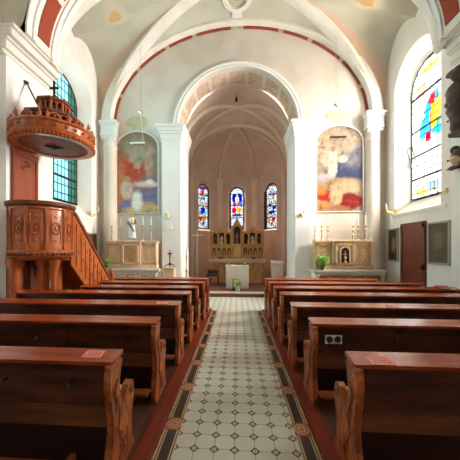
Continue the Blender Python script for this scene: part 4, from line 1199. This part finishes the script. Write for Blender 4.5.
# ------------------------------------------------------------------ high altar
T = thing('high_altar', 'large carved gilt wooden high altar with pointed niches in the apse', 'altar', (0, 11.85, .15))
z_ = lambda v: v - .15
MB().box(-1.25, 1.25, -.36, .36, z_(1.08), z_(1.19), .012).box(-1.2, 1.2, -.31, .36, z_(1.03), z_(1.08), .006).build('altar_table', M['stepedge'], T)
MB().box(-1.0, 1.0, -.20, .36, 0, z_(1.03), .01).box(-1.15, 1.15, -.33, .36, 0, .08, .008).build('base', M['altarplain'], T)
for i in range(6):
    x = -1.05 + i * .42
    m = MB(); m.lathe([(.055, .08), (.055, .14), (.035, .18), (.035, .78), (.055, .83), (.06, .88)], x, -.26, 12); m.build('colonnette', M['altarplain'], T, smooth=True)
for i in range(5):
    x = -.84 + i * .42
    m = MB(); m.sweep([(x + .15 * math.cos(PI * q / 12), -.215, .62 + .15 * math.sin(PI * q / 12)) for q in range(13)], [(-.02, -.015), (.02, -.015), (.02, .015), (-.02, .015)], (0, 1, 0)); m.build('arch_tracery', M['altarwood'], T)
MB().box(-1.2, 1.2, -.10, .30, z_(1.19), z_(1.27), .01).box(-1.17, 1.17, .0, .30, z_(1.27), z_(1.80), .006).build('predella', M['altarplain'], T)
for s in (-1, 1):
    for i in range(4):
        x = s * (.36 + i * .22)
        m = MB(); m.sweep([(x + u, -.03, v) for u, v in arch(0, .085, z_(1.36), z_(1.60), 10)], [(-.03, -.014), (.02, -.014), (.02, .014), (-.03, .014)], (0, 1, 0), closed=True)
        m.sphere((x, -.01, z_(1.57)), .04, 1, (1, .5, 1)); m.tube([(x, -.01, z_(1.37)), (x, -.01, z_(1.55))], [.045, .03], 8)
        m.build('relief', M['altarwood'], T, smooth=False)
        MB().prism([(x + u, -.005, v) for u, v in arch(0, .08, z_(1.36), z_(1.60), 10)], (0, .004, 0)).build('relief_recess', M['darkstatue'], T)
MB().box(-.24, .24, -.16, .05, z_(1.27), z_(1.80), .01).build('tabernacle', M['altarplain'], T)
MB().prism([(u, -.175, v) for u, v in arch(0, .14, z_(1.30), z_(1.58), 14)], (0, .02, 0)).build('tabernacle_door', M['gold'], T)
MB().box(-1.22, 1.22, -.08, .30, z_(1.80), z_(1.86), .008).build('cornice', M['altarplain'], T)
def niche(x, w, z0, zt, gable, big=False):
    m = MB()
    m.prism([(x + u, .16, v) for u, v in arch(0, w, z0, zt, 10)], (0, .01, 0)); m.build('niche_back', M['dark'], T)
    m = MB()
    for a in (-w - .02, w + .02): m.tube([(x + a, .0, z0), (x + a, .0, zt)], .022, 8)
    # pointed arch head
    for sg in (-1, 1):
        m.tube([(x + sg * (w + .02) * (1 - (q / 6) ** 1.5), .0, zt + (w * 1.3) * math.sin(q / 6 * PI / 2)) for q in range(7)], .022, 6)
    m.build('niche_arch', M['altarwood'], T)
    m = MB()
    if gable:
        zt2 = zt + w * .2
        m.prism([(x - w - .07, -.02, zt2), (x + w + .07, -.02, zt2), (x, -.02, zt2 + gable)], (0, .0001, 0)) if False else None
        for sg in (-1, 1):
            m.tube([(x + sg * (w + .08), -.01, zt2), (x, -.01, zt2 + gable)], .028, 6)
            for q in range(1, 5): m.sphere((x + sg * (w + .08) * (1 - q / 5), -.01, zt2 + gable * q / 5 + .035), .025, 1)
        m.sphere((x, -.01, zt2 + gable + .05), .035, 1); m.tube([(x, -.01, zt2 + gable), (x, -.01, zt2 + gable + .12)], [.02, .005], 6)
        m.prism([(x - w * .95, .02, zt + w * .9), (x + w * .95, .02, zt + w * .9), (x, .02, zt2 + gable - .02)], (0, .05, 0))
        m.build('gable', M['altarwood'], T)
z0 = z_(1.86)
zt = z_(2.28)
m = MB()   # body behind the niches
m.box(-1.17, -.26, .17, .28, z0, z_(2.36)); m.box(.26, 1.17, .17, .28, z0, z_(2.36)); m.box(-.27, .27, .17, .30, z0, z_(2.68)); 
m.build('retable_body', M['altarplain'], T)
MB().box(-1.2, -.28, -.02, .28, z_(2.36), z_(2.43), .006).box(.28, 1.2, -.02, .28, z_(2.36), z_(2.43), .006).build('upper_cornice', M['altarwood'], T)
for x, w, g in ((-.98, .09, 0), (-.69, .12, .30), (-.40, .09, 0), (.40, .09, 0), (.69, .12, .30), (.98, .09, 0)):
    niche(x, w, z0, zt - (0 if g else .04), g)
niche(0, .15, z0, z_(2.50), .42)
for x in (-1.17, -.83, -.55, -.27, .27, .55, .83, 1.17):
    m = MB(); m.box(x - .025, x + .025, -.04, .17, z0, z_(2.40), .005); m.lathe([(.035, z_(2.40)), (.02, z_(2.46)), (.028, z_(2.50)), (.002, z_(2.62))], x, .0, 8); m.build('pinnacle', M['altarwood'], T)
for x, h, mat, lab in ((-.69, .40, 'statuewhite', 'small pale saint figure in the left gabled niche of the high altar'), (0, .52, 'statuebrown', 'dark red-brown figure in the tall centre niche of the high altar'), (.69, .40, 'statuewhite', 'small pale saint figure in the right gabled niche of the high altar'), (-.98, .34, 'darkstatue', 'dark small figure in the leftmost niche of the high altar'), (.98, .34, 'darkstatue', 'dark small figure in the rightmost niche of the high altar')):
    F = thing('altar_figure', lab, 'statue', (x, 11.93, 1.861), group='figures in the high altar niches')
    robed_figure(F, h, M[mat], M['tanwood'] if mat == 'statuewhite' else M[mat])
for x, l in ((-1.075, 'outer left'), (-.77, 'second left'), (-.48, 'inner left'), (.48, 'inner right'), (.77, 'second right'), (1.075, 'outer right')):
    T2 = thing('altar_candle', 'thin white candle in brass holder, %s one on the high altar ledge' % l, 'candle', (x, 11.80, 1.861), group='thin candles on the high altar ledge')
    MB().lathe([(.022, 0), (.012, .02), (.02, .05)], 0, 0, 8).build('holder', M['brass'], T2, smooth=True)
    MB().lathe([(.009, .045), (.009, .20)], 0, 0, 8).build('wax', M['candle'], T2)
for x, l in ((-.72, 'left'), (.72, 'right')):
    T2 = thing('altar_greenery', 'low dark greenery on the %s part of the high altar table' % l, 'plant', (x, 11.62, 1.19), group='greenery on the high altar table')
    m = MB(); rnd = random.Random(5)
    for i in range(40):
        a = rnd.uniform(0, 2 * PI); l_ = rnd.uniform(.04, .22); m.tube([(0, 0, .02), (l_ * math.cos(a) * .6, l_ * .3 * math.sin(a), .08), (l_ * math.cos(a), l_ * .4 * math.sin(a), .05)], [.006, .008, .003], 4)
    m.build('foliage', M['leafdark'], T2); MB().lathe([(.05, 0), (.05, .03)], 0, 0, 10).build('dish', M['iron'], T2)
# sanctuary lamp
T = thing('sanctuary_lamp', 'small dark lamp hanging under the top of the chancel arch', 'lamp', (-.03, 10.3, 7.42))
MB().tube([(0, 0, .1), (0, 0, .42)], .008, 6).build('chain', M['iron'], T)
MB().lathe([(.01, -.10), (.045, -.05), (.05, .02), (.03, .07), (.04, .09), (.01, .12)], 0, 0, 12).build('lamp_body', M['iron'], T, smooth=True)

# ------------------------------------------------------------------ wall things
def sconce(loc, rotz, label, light=False, box=False):
    T = thing('wall_sconce', label, 'sconce', loc, (0, 0, rotz), group='brass wall sconces')
    MB().lathe([(.035, -.06), (.045, 0), (.035, .06)], 0, -.012, 10).build('wall_plate', M['brass'], T, smooth=True)
    m = MB(); m.tube([(0, -.02, 0), (0, -.10, -.03), (0, -.20, -.02), (0, -.28, .04)], .013, 8); m.tube([(0, -.02, -.08), (0, -.09, -.09), (0, -.16, -.05)], .012, 6)
    m.build('arm', M['brass'], T, smooth=True)
    MB().lathe([(.01, .03), (.045, .05), (.05, .07)], 0, -.28, 12).build('drip_pan', M['brass'], T, smooth=True)
    MB().lathe([(.015, .06), (.018, .22)], 0, -.28, 10).build('candle', M['candle'], T)
sconce((-4.82, 8.42, 2.80), PI / 2, 'brass candle sconce on the left wall beside the left side altar')
sconce((4.82, 8.42, 2.78), -PI / 2, 'brass candle sconce on the right wall beside the right side altar')
sconce((-2.30, 8.75, 2.72), 0, 'brass candle sconce on the left chancel arch pier')
sconce((2.08, 8.75, 2.74), 0, 'brass candle sconce on the right chancel arch pier')
sconce((4.82, 6.45, 2.98), -PI / 2, 'brass bracket on the right wall beside the tall window')
tag(MB().box(-.10, .10, -.05, 0, -.08, .08, .01).build('wall_box', M['white'], loc=(-2.26, 8.75, 2.36)), 'small white box on the left chancel arch pier', 'box')

def framed(s, yc, zc, w, h, label, c1, c2, blob, fr='frame'):
    T = thing('framed_painting', label, 'painting', (s * 4.815, yc, zc), (0, 0, s * -PI / 2))
    MB().box(-w / 2, w / 2, -.03, 0, -h / 2, h / 2).build('canvas', mat_oldpaint('old_painting_%d%d' % (s + 1, int(yc * 10)), c1, c2, blob), T)
    m = MB(); f = .045
    for a, b, c, d in ((-w / 2 - f, w / 2 + f, h / 2, h / 2 + f), (-w / 2 - f, w / 2 + f, -h / 2 - f, -h / 2), (-w / 2 - f, -w / 2, -h / 2, h / 2), (w / 2, w / 2 + f, -h / 2, h / 2)):
        m.box(a, b, -.055, 0, c, d, .008)
    m.build('frame', M[fr], T)
framed(1, 6.66, 1.78, .60, .94, 'grey framed dim old painting right of the brown door', (.09, .075, .05), (.13, .11, .08), [(0, .1, .15, .2, (.18, .14, .10), .5)])
framed(1, 8.50, 1.76, .42, .92, 'dark framed old painting left of the brown door on the right wall', (.05, .03, .02), (.10, .06, .035), [(.03, .0, .10, .22, (.28, .18, .11), .5)])
framed(-1, 8.46, 1.66, .52, .92, 'dark framed old painting on the left wall behind the pulpit stairs', (.07, .03, .02), (.13, .06, .035), [(-.02, -.08, .12, .16, (.42, .28, .18), .4), (.0, -.3, .1, .1, (.40, .26, .16), .4)])
def door(num, s, y0, y1, label):
    root = bpy.data.objects.new('door_%d' % num, None); COL.objects.link(root); root.location = (s * WX, (y0 + y1) / 2, 0); root.rotation_euler = (0, 0, s * -PI / 2); struct(root, label)
    w = (y1 - y0) / 2
    MB().box(-w, w, -.05, .02, .03, 2.36, .006).build('door_leaf', M['door'], root)
    m = MB()
    for a, b, c, d in ((-w, -w + .1, .1, 2.3), (w - .1, w, .1, 2.3), (-w, w, 2.2, 2.36), (-w, w, 1.1, 1.22), (-w, w, .03, .22)): m.box(a, b, -.065, -.05, c, d, .004)
    m.build('door_framing', M['door'], root)
    MB().tube([(w - .06, -.065, 1.05), (w - .06, -.11, 1.05), (w - .16, -.11, 1.05)], .01, 8).build('door_handle', M['brass'], root)
door(1, 1, 7.10, 8.10, 'dark red-brown door in the right wall'); door(2, -1, 7.10, 7.97, 'dark red-brown door in the left wall')

# carved dark figure group on the right pier near the picture edge
T = thing('carved_wall_figure', 'dark carved wooden draped figure on the right wall pier, at the picture edge', 'statue', (4.42, 5.62, 3.95))
m = MB()
for c, r, sc in (((0, -.02, 1.18), .14, (1, .9, 1.2)), ((0, .02, .82), .24, (.7, .9, 1.1)), ((0, .14, .92), .15, (.7, 1, .7)), ((0, .06, .5), .2, (.7, .8, 1.3)), ((0, .02, .22), .17, (.7, .8, 1.3)), ((0, .2, .72), .10, (.7, 1.1, 1)), ((0, .1, 1.28), .11, (.8, 1.5, .6))):
    m.sphere(c, r, 3, sc)
for v in m.bm.verts:
    v.co += Vector((math.sin(v.co.z * 31 + v.co.y * 9), math.sin(v.co.z * 23 + v.co.x * 40), 0)) * .018
m.build('drapery', M['darkstatue'], T, smooth=True, angle=70)
m = MB(); m.box(-.1, .18, -.16, .16, -.03, .06, .02); m.build('bracket', M['darkstatue'], T)
T = thing('cherub_head', 'winged dark cherub head carving below the draped wall figure', 'carving', (4.42, 5.64, 3.33))
m = MB(); m.sphere((0, 0, .12), .13, 3, (.9, .9, 1.1)); m.sphere((-.11, .02, .11), .02, 1); m.build('face', M['flesh'], T, smooth=True)
m = MB(); m.sphere((.03, 0, .18), .15, 3, (.9, 1, 1.0)); 
for v in m.bm.verts: v.co += v.co.normalized() * .012 * math.sin(v.co.x * 60 + v.co.z * 70)
m.sphere((.03, .1, .33), .09, 2, (1, 1, 1)); m.build('hair', M['darkstatue'], T, smooth=True)
m = MB()
for sy in (-1, 1): m.tube([(.05, sy * .05, .0), (.02, sy * .18, -.02), (.0, sy * .30, -.02)], [.06, .05, .005], 8)
m.build('wings', M['darkstatue'], T, smooth=True)
# small fixings on the right pier near window
for z in (3.65, 4.55):
    tag(MB().lathe([(.02, -.01), (.025, 0), (.01, .02)], 0, 0, 10).build('wall_hook', M['iron'], loc=(4.80, 6.40, z), rot=(0, -PI / 2, 0)), 'tiny dark iron fixing beside the right window, %s one' % ('lower' if z < 4 else 'upper'), 'hook')

# ------------------------------------------------------------------ light
def area(name, loc, rot, sx, sy, power, col=(1, 1, 1)):
    l = bpy.data.lights.new(name, 'AREA'); l.shape = 'RECTANGLE'; l.size = sx; l.size_y = sy; l.energy = power; l.color = col
    o = bpy.data.objects.new(name, l); COL.objects.link(o); o.location = loc; o.rotation_euler = rot
    return o
for y, p, q in ((7.3, 4600, 1700), (3.0, 800, 250), (-1.1, 200, 80)):
    area('daylight', (7.7, y, 5.6), (0, PI / 2 + .12, 0), 5.0, 3.2, p, (1.0, .935, .85))
    area('daylight', (-7.7, y, 5.6), (0, -PI / 2 - .12, 0), 5.0, 3.2, q, (1.0, .98, .95))
for i, pw in ((1, 2500), (2, 2500), (3, 2500)):
    (x, y, z), ang = wins[i]
    n = Vector((-math.sin(ang), math.cos(ang)))
    o = area('daylight', (x + n.x * 2.0, y + n.y * 2.0, 7.2), (0, 0, 0), 2.0, 2.6, pw, (1.0, .90, .78))
    o.rotation_euler = Vector((-n.x * 2, -n.y * 2, -3.5)).to_track_quat('-Z', 'Y').to_euler()
W = bpy.data.worlds.new('World'); SC.world = W; W.use_nodes = True
W.node_tree.nodes['Background'].inputs[0].default_value = (.85, .92, 1, 1); W.node_tree.nodes['Background'].inputs[1].default_value = 1.15

# ------------------------------------------------------------------ camera
cam = bpy.data.cameras.new('camera'); co = bpy.data.objects.new('camera', cam); COL.objects.link(co)
co.location = (0, 0, 1.65); co.rotation_euler = (PI / 2, 0, math.radians(4))
cam.sensor_width = 36; cam.sensor_fit = 'HORIZONTAL'; cam.lens = 36 * 265 / 460; cam.shift_x = (230 - 218.5) / 460; cam.shift_y = (248.5 - 230) / 460
cam.clip_start = .05
SC.camera = co
SC.view_settings.view_transform = 'Standard'; SC.view_settings.look = 'None'; SC.view_settings.gamma = 1; SC.view_settings.use_curve_mapping = False
SC.view_settings.exposure = EXPO
SC.cycles.use_denoising = True
SC.cycles.max_bounces = 10; SC.cycles.diffuse_bounces = 6; SC.cycles.transparent_max_bounces = 8
